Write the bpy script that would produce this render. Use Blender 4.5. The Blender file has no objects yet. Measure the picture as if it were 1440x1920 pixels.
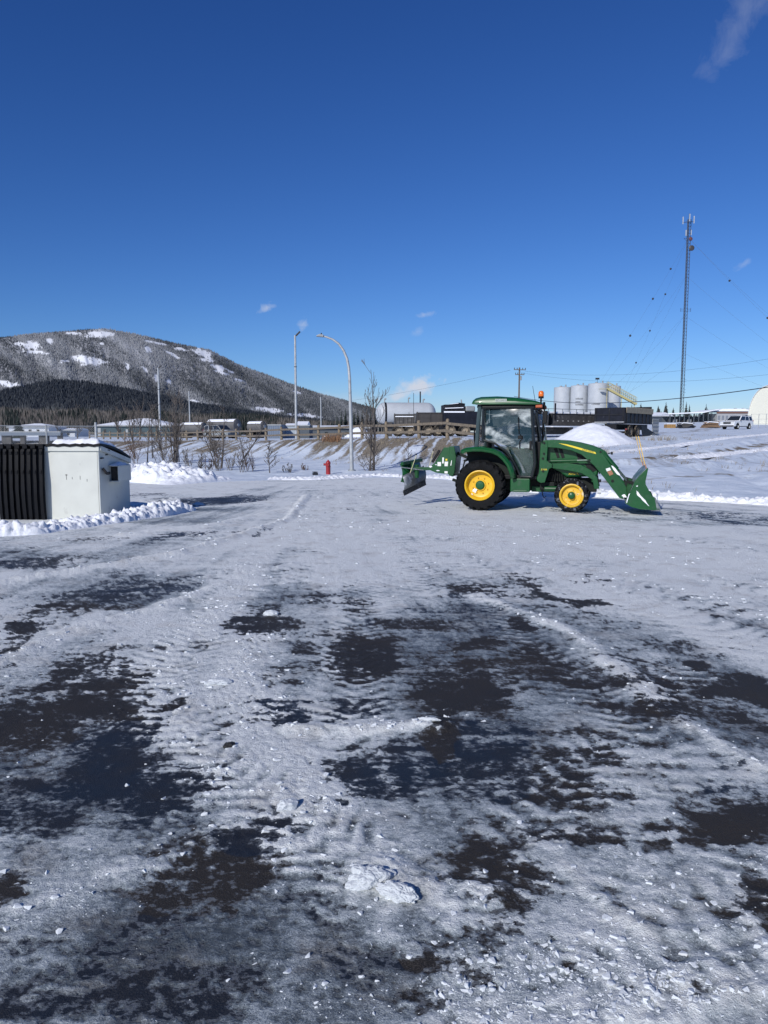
import bpy, bmesh, math, random
import numpy as np
from mathutils import Vector, Matrix, Euler

random.seed(7); rng = np.random.default_rng(11)
R = math.radians
sc = bpy.context.scene
C = sc.collection

# ------------------------------------------------------------------ camera
EYE = 1.6; PITCH = R(6.0); FPX = 1920*26/36
cam = bpy.data.cameras.new('camera'); cam_o = bpy.data.objects.new('camera', cam); C.objects.link(cam_o)
cam.sensor_fit = 'VERTICAL'; cam.sensor_height = 36; cam.lens = 26
cam.clip_start = 0.05; cam.clip_end = 30000
cam_o.location = (0, 0, EYE); cam_o.rotation_euler = (R(90)-PITCH, 0, 0)
sc.camera = cam_o
sc.view_settings.view_transform = 'Standard'; sc.view_settings.look = 'None'
sc.view_settings.gamma = 1; sc.view_settings.exposure = 0.0
sc.cycles.max_bounces = 5; sc.cycles.diffuse_bounces = 4; sc.cycles.glossy_bounces = 3; sc.cycles.transparent_max_bounces = 8

# ------------------------------------------------------------------ sky and sun
SUN_AZ = R(31)      # left of straight behind the camera
SUN_EL = R(29)
w = bpy.data.worlds.new('World'); sc.world = w; w.use_nodes = True
nt = w.node_tree; N = nt.nodes; L = nt.links
bg = N['Background']; bg.inputs[1].default_value = 0.1
sky = N.new('ShaderNodeTexSky'); sky.sky_type = 'NISHITA'; sky.sun_disc = False
sky.sun_elevation = SUN_EL; sky.sun_rotation = R(180)+SUN_AZ
sky.altitude = 700; sky.air_density = 1.0; sky.dust_density = 0.3; sky.ozone_density = 3
def wmath(op, a, b=None, clamp=False):
    n = N.new('ShaderNodeMath'); n.operation = op; n.use_clamp = clamp
    for i, x in enumerate((a, b)):
        if x is None: continue
        if isinstance(x, (int, float)): n.inputs[i].default_value = x
        else: L.new(x, n.inputs[i])
    return n.outputs[0]
sep = N.new('ShaderNodeSeparateColor'); L.new(sky.outputs[0], sep.inputs[0])
comb = N.new('ShaderNodeCombineColor')
for i, (g, k) in enumerate(((1.5, .66), (1.295, .74), (1.14, 1.03))):   # the deep, polarised winter blue
    x = wmath('MULTIPLY', sep.outputs[i], .1)
    L.new(wmath('MULTIPLY', wmath('POWER', x, g), k*10), comb.inputs[i])
skycol = comb.outputs[0]
def pix_dir(px, py):
    f = Vector((0, math.cos(PITCH), -math.sin(PITCH))); u = Vector((0, math.sin(PITCH), math.cos(PITCH)))
    return (f*FPX+Vector((px-720, 0, 0))+u*(960-py)).normalized()
tc = N.new('ShaderNodeTexCoord')
def vdot(v):
    n = N.new('ShaderNodeVectorMath'); n.operation = 'DOT_PRODUCT'; L.new(tc.outputs['Generated'], n.inputs[0]); n.inputs[1].default_value = v
    return n.outputs['Value']
NZ = {}
def cloud_noise(ns, dist):
    if (ns, dist) not in NZ:
        nz = N.new('ShaderNodeTexNoise'); L.new(tc.outputs['Generated'], nz.inputs[0]); nz.inputs['Scale'].default_value = ns; nz.inputs['Detail'].default_value = 5
        nz.inputs['Roughness'].default_value = .62; nz.inputs['Distortion'].default_value = dist; NZ[(ns, dist)] = nz.outputs[0]
    return NZ[(ns, dist)]
# thin clouds: (px, py, half width, half height, tilt, noise scale, opacity, seed)
for px, py, rw, rh, tilt, ns, op, sd in ((1378, 52, 96, 32, 56, 26, .15, 1), (1392, 496, 16, 9, 20, 60, .28, 2), (500, 578, 26, 10, 22, 60, .5, 3), (569, 607, 15, 12, 45, 60, .45, 4),
        (800, 589, 22, 7, 5, 60, .42, 5), (783, 622, 14, 8, 25, 60, .2, 6), (784, 726, 56, 20, 16, 34, 1.0, 7), (752, 742, 40, 12, 14, 34, .8, 8), (640, 752, 170, 18, 0, 26, .3, 9)):
    d = pix_dir(px, py); r = d.cross(Vector((0, 0, 1))).normalized(); u = r.cross(d)
    a = R(tilt); ru = r*math.cos(a)+u*math.sin(a); uu = u*math.cos(a)-r*math.sin(a)
    dd = vdot(d); s = wmath('DIVIDE', vdot(ru), dd); t = wmath('DIVIDE', vdot(uu), dd)
    s2 = wmath('POWER', wmath('ABSOLUTE', wmath('DIVIDE', s, rw/FPX)), 2); t2 = wmath('POWER', wmath('ABSOLUTE', wmath('DIVIDE', t, rh/FPX)), 2)
    rr = wmath('SQRT', wmath('ADD', s2, t2))
    front = wmath('GREATER_THAN', dd, 0.5)
    nzo = cloud_noise(ns, .6 if ns > 40 or ns < 30 else .2)
    soft = 1.5 if op > .7 else 1.0
    m = wmath('MULTIPLY', wmath('SUBTRACT', wmath('ADD', wmath('SUBTRACT', 1.0, rr), wmath('MULTIPLY', wmath('SUBTRACT', nzo, .5), 2.6)), .12), soft, True)
    m = wmath('MULTIPLY', wmath('MULTIPLY', m, op), front)
    mix = N.new('ShaderNodeMix'); mix.data_type = 'RGBA'; L.new(m, mix.inputs['Factor']); L.new(skycol, mix.inputs['A'])
    mix.inputs['B'].default_value = (6.0, 6.5, 7.6, 1); skycol = mix.outputs['Result']
L.new(skycol, bg.inputs[0])
sun = bpy.data.lights.new('sun', 'SUN'); sun_o = bpy.data.objects.new('sun', sun); C.objects.link(sun_o)
sun.energy = 3.8; sun.angle = R(0.53); sun.color = (1.0, .955, .90)
sd = Vector((-math.sin(SUN_AZ)*math.cos(SUN_EL), -math.cos(SUN_AZ)*math.cos(SUN_EL), math.sin(SUN_EL)))
sun_o.rotation_euler = sd.to_track_quat('Z', 'Y').to_euler()

# ------------------------------------------------------------------ pixel helpers: a photo point at a real distance
def at(px, py, Y):
    d = pix_dir(px, py); return d*(Y/d.y)+Vector((0, 0, EYE))
def ground(px, py, z=0.0):
    d = pix_dir(px, py); return d*((z-EYE)/d.z)+Vector((0, 0, EYE))
def px2m(n, Y): return n*Y/FPX

# ------------------------------------------------------------------ numpy noise
def vnoise(x, y, seed=0):
    xi = np.floor(x).astype(np.int64); yi = np.floor(y).astype(np.int64); fx = x-xi; fy = y-yi
    fx = fx*fx*(3-2*fx); fy = fy*fy*(3-2*fy)
    def h(a, b):
        n = (a*374761393+b*668265263+seed*1442695041) & 0xFFFFFFFF
        n = ((n ^ (n >> 13))*1274126177) & 0xFFFFFFFF
        n = ((n ^ (n >> 16))*2246822519) & 0xFFFFFFFF
        return ((n ^ (n >> 15)) & 0xFFFF)/65535.0
    return (h(xi, yi)*(1-fx)+h(xi+1, yi)*fx)*(1-fy)+(h(xi, yi+1)*(1-fx)+h(xi+1, yi+1)*fx)*fy
def fbm(x, y, oct=4, seed=0, gain=.5):
    s = 0; a = 1; t = 0
    for i in range(oct):
        s = s+a*vnoise(x*2**i+i*17.3, y*2**i-i*9.1, seed+i*31); t += a; a *= gain
    return s/t
def sst(a, b, x):
    t = np.clip((x-a)/(b-a), 0, 1); return t*t*(3-2*t)

# ------------------------------------------------------------------ materials
MATS = {}
def mat(name, col, rough=.6, metal=0.0, var=.12, scale=6.0, bump=0.0, bscale=40.0, spec=.5, emit=None, alpha=1.0, coat=0.0, dirt=None):
    """Principled material with noisy colour, roughness and optional bump; dirt = (colour, amount, scale)."""
    if name in MATS: return MATS[name]
    m = bpy.data.materials.new(name); m.use_nodes = True; t = m.node_tree; n = t.nodes; l = t.links
    p = n['Principled BSDF']; c = n.new('ShaderNodeTexCoord')
    nz = n.new('ShaderNodeTexNoise'); nz.inputs['Scale'].default_value = scale; nz.inputs['Detail'].default_value = 5; l.new(c.outputs['Object'], nz.inputs[0])
    rp = n.new('ShaderNodeValToRGB'); e = rp.color_ramp.elements; e[0].position = .3; e[1].position = .7
    e[0].color = tuple(max(0, x*(1-var)) for x in col)+(1,); e[1].color = tuple(min(1, x*(1+var)) for x in col)+(1,)
    l.new(nz.outputs[0], rp.inputs[0]); out = rp.outputs[0]
    if dirt:
        dz = n.new('ShaderNodeTexNoise'); dz.inputs['Scale'].default_value = dirt[2]; dz.inputs['Detail'].default_value = 8; dz.inputs['Roughness'].default_value = .65; l.new(c.outputs['Object'], dz.inputs[0])
        dr = n.new('ShaderNodeValToRGB'); dr.color_ramp.elements[0].position = 1-dirt[1]-.08; dr.color_ramp.elements[1].position = 1-dirt[1]+.08; l.new(dz.outputs[0], dr.inputs[0])
        mx = n.new('ShaderNodeMix'); mx.data_type = 'RGBA'; l.new(dr.outputs[0], mx.inputs['Factor']); l.new(out, mx.inputs['A']); mx.inputs['B'].default_value = tuple(dirt[0])+(1,); out = mx.outputs['Result']
    l.new(out, p.inputs['Base Color'])
    mr = n.new('ShaderNodeMapRange'); mr.inputs['To Min'].default_value = max(.02, rough*.8); mr.inputs['To Max'].default_value = min(1, rough*1.2); l.new(nz.outputs[0], mr.inputs[0]); l.new(mr.outputs[0], p.inputs['Roughness'])
    p.inputs['Metallic'].default_value = metal; p.inputs['Specular IOR Level'].default_value = spec; p.inputs['Alpha'].default_value = alpha; p.inputs['Coat Weight'].default_value = coat
    if emit: p.inputs['Emission Color'].default_value = tuple(emit[:3])+(1,); p.inputs['Emission Strength'].default_value = emit[3]
    if bump:
        bz = n.new('ShaderNodeTexNoise'); bz.inputs['Scale'].default_value = bscale; bz.inputs['Detail'].default_value = 6; l.new(c.outputs['Object'], bz.inputs[0])
        b = n.new('ShaderNodeBump'); b.inputs['Strength'].default_value = bump; b.inputs['Distance'].default_value = .02; l.new(bz.outputs[0], b.inputs['Height']); l.new(b.outputs[0], p.inputs['Normal'])
    MATS[name] = m; return m
def snow_mat(name, col=(.80, .83, .88), scale=9, bump=.6, dist=.03):
    if name in MATS: return MATS[name]
    m = mat(name, col, .75, var=.05, scale=scale, spec=.2)
    n = m.node_tree.nodes; l = m.node_tree.links; p = n['Principled BSDF']; c = n['Texture Coordinate'] if 'Texture Coordinate' in n else n.new('ShaderNodeTexCoord')
    z1 = n.new('ShaderNodeTexNoise'); z1.inputs['Scale'].default_value = scale; z1.inputs['Detail'].default_value = 9; z1.inputs['Roughness'].default_value = .62; l.new(c.outputs['Object'], z1.inputs[0])
    b = n.new('ShaderNodeBump'); b.inputs['Strength'].default_value = bump; b.inputs['Distance'].default_value = dist; l.new(z1.outputs[0], b.inputs['Height']); l.new(b.outputs[0], p.inputs['Normal'])
    p.inputs['Subsurface Weight'].default_value = 0.0
    return m
def glass_mat(name, tint=(.02, .03, .03), alpha=.55, frost=.0, fcol=(.55, .6, .6), fscale=2.5, rough=.03):
    """Tinted pane: mirror-like over partial see-through, with pale smears painting cloud reflections and slush where frost > 0."""
    if name in MATS: return MATS[name]
    m = bpy.data.materials.new(name); m.use_nodes = True; t = m.node_tree; n = t.nodes; l = t.links; p = n['Principled BSDF']
    p.inputs['Base Color'].default_value = tuple(tint)+(1,); p.inputs['Roughness'].default_value = rough; p.inputs['Specular IOR Level'].default_value = .8
    p.inputs['Alpha'].default_value = alpha
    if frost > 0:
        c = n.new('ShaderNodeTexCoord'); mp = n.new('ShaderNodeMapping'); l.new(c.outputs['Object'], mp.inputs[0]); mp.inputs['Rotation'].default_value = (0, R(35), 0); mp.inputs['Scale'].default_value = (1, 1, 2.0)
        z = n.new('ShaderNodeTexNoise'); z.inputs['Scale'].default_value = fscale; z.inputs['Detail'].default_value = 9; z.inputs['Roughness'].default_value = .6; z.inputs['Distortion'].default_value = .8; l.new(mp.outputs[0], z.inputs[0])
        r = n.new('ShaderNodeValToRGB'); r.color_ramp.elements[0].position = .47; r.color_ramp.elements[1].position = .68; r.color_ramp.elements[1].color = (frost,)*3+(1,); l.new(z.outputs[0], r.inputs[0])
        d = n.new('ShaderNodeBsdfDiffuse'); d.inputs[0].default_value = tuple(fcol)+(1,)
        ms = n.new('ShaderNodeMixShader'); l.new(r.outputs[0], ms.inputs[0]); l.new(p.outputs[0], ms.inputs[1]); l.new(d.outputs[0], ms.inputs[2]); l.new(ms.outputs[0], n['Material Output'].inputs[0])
    MATS[name] = m; return m

# ------------------------------------------------------------------ mesh builder
class MB:
    def __init__(s): s.v = []; s.f = []
    def add(s, v, f):
        k = len(s.v); s.v += [tuple(x) for x in v]; s.f += [tuple(i+k for i in q) for q in f]; return s
    def box(s, x0, x1, y0, y1, z0, z1):
        return s.add([(x0, y0, z0), (x1, y0, z0), (x1, y1, z0), (x0, y1, z0), (x0, y0, z1), (x1, y0, z1), (x1, y1, z1), (x0, y1, z1)],
                     [(3, 2, 1, 0), (4, 5, 6, 7), (0, 1, 5, 4), (1, 2, 6, 5), (2, 3, 7, 6), (3, 0, 4, 7)])
    def bar(s, p0, p1, w_, h_, up=(0, 0, 1), w1=None, h1=None):
        p0 = Vector(p0); p1 = Vector(p1); d = (p1-p0).normalized(); u = Vector(up)
        if abs(d.dot(u)) > .98: u = Vector((0, 1, 0))
        a = d.cross(u).normalized(); b = a.cross(d)
        w1 = w_ if w1 is None else w1; h1 = h_ if h1 is None else h1
        v = []
        for p, ww, hh in ((p0, w_, h_), (p1, w1, h1)):
            v += [p-a*ww/2-b*hh/2, p+a*ww/2-b*hh/2, p+a*ww/2+b*hh/2, p-a*ww/2+b*hh/2]
        return s.add(v, [(0, 1, 2, 3), (7, 6, 5, 4), (0, 4, 5, 1), (1, 5, 6, 2), (2, 6, 7, 3), (3, 7, 4, 0)])
    def tube(s, path, r, n=8, cap=True):
        P = [Vector(p) for p in path]; k = len(P); rs = [r]*k if isinstance(r, (int, float)) else list(r)
        u = Vector((0, 0, 1)); v = []; f = []
        prev = None
        for i, p in enumerate(P):
            d = (P[min(i+1, k-1)]-P[max(i-1, 0)]).normalized()
            if prev is None:
                a = d.cross(Vector((0, 0, 1)) if abs(d.z) < .9 else Vector((1, 0, 0))).normalized()
            else:
                a = (prev-d*prev.dot(d)).normalized()
            prev = a; b = d.cross(a)
            for j in range(n):
                t = 2*math.pi*j/n; v.append(p+(a*math.cos(t)+b*math.sin(t))*rs[i])
        for i in range(k-1):
            for j in range(n):
                f.append((i*n+j, i*n+(j+1) % n, (i+1)*n+(j+1) % n, (i+1)*n+j))
        if cap: f.append(tuple(range(n-1, -1, -1))); f.append(tuple((k-1)*n+j for j in range(n)))
        return s.add(v, f)
    def cyl(s, p0, p1, r0, r1=None, n=14): return s.tube([p0, p1], [r0, r0 if r1 is None else r1], n)
    def prism(s, pts, y0, y1, plane='xz', pts1=None):
        k = len(pts); pts1 = pts1 or pts
        def q(p, y): return (p[0], y, p[1]) if plane == 'xz' else ((p[0], p[1], y) if plane == 'xy' else (y, p[0], p[1]))
        v = [q(p, y0) for p in pts]+[q(p, y1) for p in pts1]
        f = [tuple(range(k)), tuple(range(2*k-1, k-1, -1))]+[(i, i+k, (i+1) % k+k, (i+1) % k) for i in range(k)]
        return s.add(v, f)
    def lathe(s, prof, n=24, o=(0, 0, 0), axis='z', cap=False):
        v = []; f = []; k = len(prof); o = Vector(o)
        for j in range(n):
            t = 2*math.pi*j/n; c, q = math.cos(t), math.sin(t)
            for r_, h in prof:
                v.append(o+(Vector((r_*c, r_*q, h)) if axis == 'z' else Vector((r_*c, h, r_*q)) if axis == 'y' else Vector((h, r_*c, r_*q))))
        for j in range(n):
            for i in range(k-1):
                f.append((j*k+i, ((j+1) % n)*k+i, ((j+1) % n)*k+i+1, j*k+i+1))
        if cap:
            f.append(tuple(j*k for j in range(n-1, -1, -1))); f.append(tuple(j*k+k-1 for j in range(n)))
        return s.add(v, f)
    def xf(s, m):
        s.v = [tuple(m @ Vector(p)) for p in s.v]; return s
    def build(s, name, material, parent=None, smooth=False, bevel=0.0, seg=2, auto=True):
        me = bpy.data.meshes.new(name); me.from_pydata(s.v, [], s.f)
        bm = bmesh.new(); bm.from_mesh(me); bmesh.ops.recalc_face_normals(bm, faces=bm.faces); bm.to_mesh(me); bm.free()
        if material: me.materials.append(material)
        o = bpy.data.objects.new(name, me); C.objects.link(o)
        if parent: o.parent = parent
        if bevel:
            b = o.modifiers.new('bevel', 'BEVEL'); b.width = bevel; b.segments = seg; b.limit_method = 'ANGLE'; b.angle_limit = R(35)
        if smooth:
            me.polygons.foreach_set('use_smooth', [True]*len(me.polygons))
            if auto:
                me.set_sharp_from_angle(angle=R(40))
        return o
def raw(name, v, f, material, parent=None, smooth=False, attrs=None):
    """numpy vertices and equal-sized faces to one mesh object."""
    me = bpy.data.meshes.new(name); v = np.asarray(v, np.float32); f = np.asarray(f, np.int32)
    me.vertices.add(len(v)); me.vertices.foreach_set('co', v.ravel())
    k = f.shape[1]; me.loops.add(f.size); me.loops.foreach_set('vertex_index', f.ravel())
    me.polygons.add(len(f)); me.polygons.foreach_set('loop_start', np.arange(0, f.size, k, dtype=np.int32)); me.polygons.foreach_set('loop_total', np.full(len(f), k, np.int32))
    me.polygons.foreach_set('use_smooth', np.full(len(f), smooth))
    for a, d in (attrs or {}).items():
        at_ = me.attributes.new(a, 'FLOAT', 'POINT'); at_.data.foreach_set('value', np.asarray(d, np.float32))
    me.update(calc_edges=True); me.validate()
    if material: me.materials.append(material)
    o = bpy.data.objects.new(name, me); C.objects.link(o)
    if parent: o.parent = parent
    return o
def tag(o, label, cat=None, group=None, kind=None):
    if label: o['label'] = label
    if cat: o['category'] = cat
    if group: o['group'] = group
    if kind: o['kind'] = kind
    return o
def empty(name, loc=(0, 0, 0), rz=0.0, label=None, cat=None, group=None):
    o = bpy.data.objects.new(name, None); C.objects.link(o); o.location = loc; o.rotation_euler = (0, 0, rz); o.empty_display_size = .2
    return tag(o, label, cat, group)
def dup(o, parent=None):
    c = o.copy(); C.objects.link(c)
    for k in ('label', 'group', 'category'):
        if parent is None and k in c and k == 'label': del c[k]
    c.parent = parent
    if parent: c.matrix_parent_inverse = o.matrix_parent_inverse
    for ch in list(o.children): dup(ch, c)
    return c
def text(name, s, size, mtx, material, parent, shear=0.0, extrude=.001, width=None):
    cu = bpy.data.curves.new(name, 'FONT'); cu.body = s; cu.size = size; cu.shear = shear; cu.extrude = extrude; cu.align_x = 'CENTER'; cu.align_y = 'CENTER'; cu.resolution_u = 2
    t = bpy.data.objects.new(name, cu); C.objects.link(t); bpy.context.view_layer.update()
    me = bpy.data.meshes.new_from_object(t.evaluated_get(bpy.context.evaluated_depsgraph_get()))
    bpy.data.objects.remove(t)
    if width:
        xs = [v.co.x for v in me.vertices]; k = width/max(1e-6, max(xs)-min(xs))
        for v in me.vertices: v.co.x *= k
    me.transform(mtx); me.materials.clear(); me.materials.append(material); me.name = name
    o = bpy.data.objects.new(name, me); C.objects.link(o); o.parent = parent; return o

# ------------------------------------------------------------------ terrain
def interp(x, xp, fp): return np.interp(x, xp, fp)
EDGE_X = [-200, -30, -8, -6, -1.6, 1.5, 3.2, 4.2, 9, 16, 40, 200]
EDGE_Y = [24, 24, 24, 24.6, 27.2, 27.0, 23.5, 20.4, 17.6, 14.5, 6, -60]
def lot_edge(X): return interp(X, EDGE_X, EDGE_Y)
CR_X = [-200, -60, -45, -20, -9, -3, 0, 3.3, 10, 40]
CR_Y = [80, 68, 66, 60, 54, 46.5, 42, 38.5, 36, 36]
CR_Z = [.9, .95, .95, 1.0, 1.12, 1.28, 1.35, 1.4, 1.4, 1.4]
def base_height(X, Y):
    X = np.asarray(X, float); Y = np.asarray(Y, float)
    Ye = lot_edge(X); Yc = interp(X, CR_X, CR_Y); zc = interp(X, CR_X, CR_Z); Yf = Yc-8.5
    s = np.clip((Y-Yf)/8.5, 0, 1); ramp = s*s*(3-2*s)*.5+s*.5
    zl = .22*sst(0, 1, (Y-Ye)/np.maximum(Yf-Ye, 1))+(zc-.22)*ramp
    zl = zl+np.clip((Y-90)/200, 0, 1)*.25
    yy = np.maximum(Y-Ye, 0)
    zr = interp(yy, [0, 1.5, 18, 22, 27, 45, 83, 132, 232, 380, 1200, 3000], [0, .05, .46, .56, .66, 1.28, 2.0, 2.9, 5.2, 8.5, 9, 9])
    t = sst(.10, .21, X/np.maximum(Y, 1)); t = np.where(Y < 3, 0, t)
    back = np.where(Y > Ye, 1.0, 0.0)
    return (zl*(1-t)+zr*t)*back
def seg_dist(X, Y, pts):
    """distance to a ground polyline and arc length of the nearest point"""
    best = np.full(X.shape, 1e9); arc = np.zeros(X.shape); acc = 0.0
    for (x0, y0), (x1, y1) in zip(pts[:-1], pts[1:]):
        dx, dy = x1-x0, y1-y0; l2 = dx*dx+dy*dy; l = math.sqrt(l2)
        t = np.clip(((X-x0)*dx+(Y-y0)*dy)/l2, 0, 1); d = np.hypot(X-x0-t*dx, Y-y0-t*dy)
        m = d < best; best = np.where(m, d, best); arc = np.where(m, acc+t*l, arc); acc += l
    return best, arc
def gpts(pp): return [tuple(ground(*p)[:2]) for p in pp]
def cells(x, y, seed=0):
    xi = np.floor(x).astype(np.int64); yi = np.floor(y).astype(np.int64); d1 = np.full(x.shape, 9.0); hv = np.zeros(x.shape)
    for a in (-1, 0, 1):
        for b in (-1, 0, 1):
            cx = xi+a; cy = yi+b
            jx = vnoise(cx.astype(float)*1.0, cy.astype(float), seed); jy = vnoise(cx.astype(float), cy.astype(float), seed+5)
            d = np.hypot(cx+jx-x, cy+jy-y); m = d < d1; hv = np.where(m, vnoise(cx.astype(float), cy.astype(float), seed+9), hv); d1 = np.where(m, d, d1)
    return d1, hv

# bare asphalt (kind 0) and clear ice painted with reflected sky blue (kind 1) on the lot: photo px centre, radii, tilt, strength
DARK = [(400, 938, 150, 9, -3, .9, 1), (285, 928, 60, 5, 0, .7, 1), (640, 955, 60, 5, 3, .45, 1), (760, 930, 80, 4, 0, .35, 1), (1340, 968, 130, 10, 4, .75, 1), (1120, 962, 120, 6, 3, .5, 1), (830, 975, 90, 5, 4, .35, 1), (1390, 1000, 90, 5, 5, .3, 1),
 (40, 1054, 150, 13, -3, .95, 1), (250, 1100, 160, 24, -6, .85, 1), (150, 1140, 120, 14, -6, .7, 0), (480, 998, 60, 8, -5, .75, 1), (430, 1068, 100, 10, -4, .45, 1), (330, 1010, 90, 7, -8, .6, 1), (150, 1015, 120, 7, -4, .55, 1), (640, 1040, 40, 8, 0, .35, 1),
 (488, 1172, 66, 34, -4, 1.05, 0), (672, 1228, 78, 46, 2, 1.15, 0), (640, 1130, 90, 30, 12, .62, 0), (785, 1172, 66, 14, 0, .9, 0), (880, 1108, 70, 13, 4, .7, 0), (1035, 1112, 66, 10, 20, .8, 0), (1102, 1128, 44, 8, 4, 1.1, 0), (1108, 1092, 44, 7, 15, .8, 0),
 (880, 1288, 100, 62, 10, 1.12, 0), (905, 1200, 70, 12, -4, .85, 0), (990, 1168, 30, 12, 5, .85, 0), (1000, 1240, 130, 20, 6, .6, 0), (1230, 1290, 110, 38, 20, .85, 0), (1385, 1292, 80, 24, 8, 1.0, 0), (1302, 1247, 34, 10, 12, .95, 0), (1080, 1270, 130, 26, 34, .65, 0), (1430, 1330, 80, 20, 0, .7, 0),
 (205, 1310, 100, 66, 12, 1.3, 0), (70, 1372, 140, 56, -12, 1.1, 0), (255, 1436, 125, 80, 0, 1.2, 1), (110, 1490, 150, 66, -10, .62, 1), (505, 1322, 54, 26, 0, .85, 1), (640, 1325, 46, 40, 0, .55, 1), (690, 1450, 130, 64, -4, 1.15, 1), (845, 1385, 50, 70, 0, .9, 0),
 (905, 1450, 120, 100, 20, .92, 1), (1010, 1500, 150, 90, 10, .82, 0), (900, 1600, 90, 95, 10, .95, 0), (1000, 1590, 150, 26, -4, .95, 0), (800, 1530, 110, 40, 0, .7, 1), (1350, 1562, 130, 34, -10, 1.05, 0), (1430, 1690, 56, 56, 20, 1.25, 0), (1440, 1470, 70, 40, 0, .55, 1), (1120, 1420, 70, 40, 0, .5, 0),
 (490, 1556, 110, 50, -26, 1.2, 1), (385, 1645, 165, 62, -26, 1.0, 0), (270, 1730, 160, 40, -20, .75, 1), (30, 1680, 64, 34, -20, 1.15, 0), (70, 1780, 100, 40, -24, .75, 1), (150, 1800, 110, 60, -20, .7, 1), (330, 1850, 180, 64, -8, .85, 1), (580, 1700, 130, 60, -10, .55, 1), (90, 1870, 120, 40, -15, .6, 1),
 (830, 1812, 90, 44, 10, .9, 0), (765, 1885, 60, 34, 0, .95, 0), (905, 1745, 70, 26, 5, .65, 0), (1185, 1842, 26, 12, 25, 1.0, 0), (1300, 1862, 50, 16, 30, .9, 0), (930, 1690, 70, 40, 8, .8, 0), (1120, 1700, 40, 18, 0, .5, 0), (660, 1840, 140, 60, 0, .45, 1),
 (20, 1195, 40, 34, 0, .8, 0), (10, 1545, 40, 20, 0, .8, 1), (350, 1335, 26, 9, -14, 1.0, 0), (330, 1590, 90, 20, -20, .6, 0), (1060, 1790, 60, 20, 20, .5, 0), (700, 1160, 200, 40, 0, .32, 1)]
# wide zones where the ice is thin and grey: centre, radii, tilt, strength
THIN = [(880, 1260, 330, 170, 8, .75), (900, 1500, 330, 190, 8, .75), (360, 1700, 380, 200, -20, .7), (170, 1420, 260, 150, 0, .6), (280, 1100, 280, 44, -5, .7), (440, 955, 240, 34, -5, .8), (1300, 1310, 240, 90, 12, .7), (70, 1052, 220, 26, -3, .7), (1300, 970, 260, 20, 4, .55), (620, 1130, 200, 60, 5, .5), (820, 1830, 240, 110, 10, .6), (620, 1830, 300, 130, 0, .35), (640, 960, 120, 24, 0, .35), (1350, 1580, 220, 70, -8, .6), (330, 1010, 200, 14, -8, .5), (820, 935, 260, 10, 0, .35)]
# ridges of pushed snow: photo path, half width m, height m, whiteness, groove length (0 = none)
RIDGE = [([(-90, 1115), (0, 1095), (150, 1070), (330, 1040), (450, 1005), (540, 975), (575, 930)], .10, .045, .95, 0),
 ([(-90, 1275), (0, 1240), (120, 1190), (300, 1140), (440, 1090), (545, 1060)], .11, .03, .7, 0),
 ([(470, 1065), (410, 1150), (335, 1240), (315, 1330), (430, 1450), (560, 1540), (690, 1650)], .28, .010, .62, .13),
 ([(470, 1200), (440, 1290), (470, 1400), (560, 1500)], .26, .008, .62, 0),
 ([(545, 1368), (650, 1372), (820, 1360)], .085, .03, .85, .0),
 ([(1000, 1050), (1180, 1120), (1440, 1210)], .45, .012, .22, .2), ([(900, 1120), (1060, 1180), (1180, 1270), (1250, 1340), (1420, 1440)], .11, .022, .62, 0),
 ([(980, 1930), (1090, 1810), (1240, 1720), (1460, 1640)], .34, .008, .38, .14), ([(1060, 1640), (1200, 1750), (1330, 1765), (1450, 1720)], .05, .018, .5, 0), ([(1080, 1960), (1260, 1850), (1460, 1800)], .06, .02, .55, 0), ([(1220, 1930), (1330, 1880), (1470, 1860)], .05, .018, .5, 0),
 ([(240, 1004), (400, 985), (560, 950)], .16, .03, .55, 0), ([(560, 940), (600, 1010), (620, 1080)], .5, .008, .3, .18), ([(240, 962), (420, 950), (520, 940)], .18, .03, .5, 0), ([(245, 945), (330, 938)], .2, .06, .7, 0), ([(700, 900), (620, 915), (600, 940)], .4, .01, .3, .2),
 ([(20, 1720), (200, 1640), (380, 1585), (520, 1500)], .17, .012, .42, 0), ([(720, 1650), (820, 1675), (930, 1680)], .12, .025, .5, 0), ([(1280, 1390), (1150, 1480), (1100, 1580), (930, 1650), (830, 1720)], .30, .014, .22, .15),
 ([(660, 1000), (800, 1040), (1000, 1080)], .4, .008, .15, .2), ([(1100, 985), (1250, 1010), (1440, 1040)], .4, .01, .2, .2), ([(430, 1080), (560, 1000), (640, 935), (760, 900)], .35, .006, .35, .2), ([(520, 1090), (640, 1000), (700, 940), (800, 905)], .3, .006, .3, .2), ([(1440, 1110), (1150, 1030), (900, 985), (700, 940)], .3, .006, .3, .2), ([(1440, 1160), (1100, 1060), (850, 1010), (640, 985)], .3, .006, .28, .2), ([(1440, 1010), (1200, 985), (1000, 968)], .25, .006, .3, 0), ([(700, 985), (900, 975), (1050, 985), (1440, 1060)], .5, .01, .22, 0)]
RIDGE += [([(690, 1090), (676, 1180), (668, 1280), (650, 1385)], .26, .002, .06, .12), ([(1280, 1250), (1180, 1340), (1080, 1450), (1010, 1560)], .26, .002, .10, .13), ([(760, 1010), (780, 1060), (800, 1110)], .3, .003, .15, .16), ([(880, 1090), (960, 1170), (1080, 1270), (1210, 1370)], .22, .002, .05, .12)]
RIDGE_W = [(gpts(p), w_, h_, s_, g_) for p, w_, h_, s_, g_ in RIDGE]
def proj_np(X, Y):
    cy = Y*math.cos(PITCH)+EYE*math.sin(PITCH); uy = Y*math.sin(PITCH)-EYE*math.cos(PITCH)
    cy = np.maximum(cy, .3); return 720+FPX*X/cy, 960-FPX*uy/cy
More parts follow.
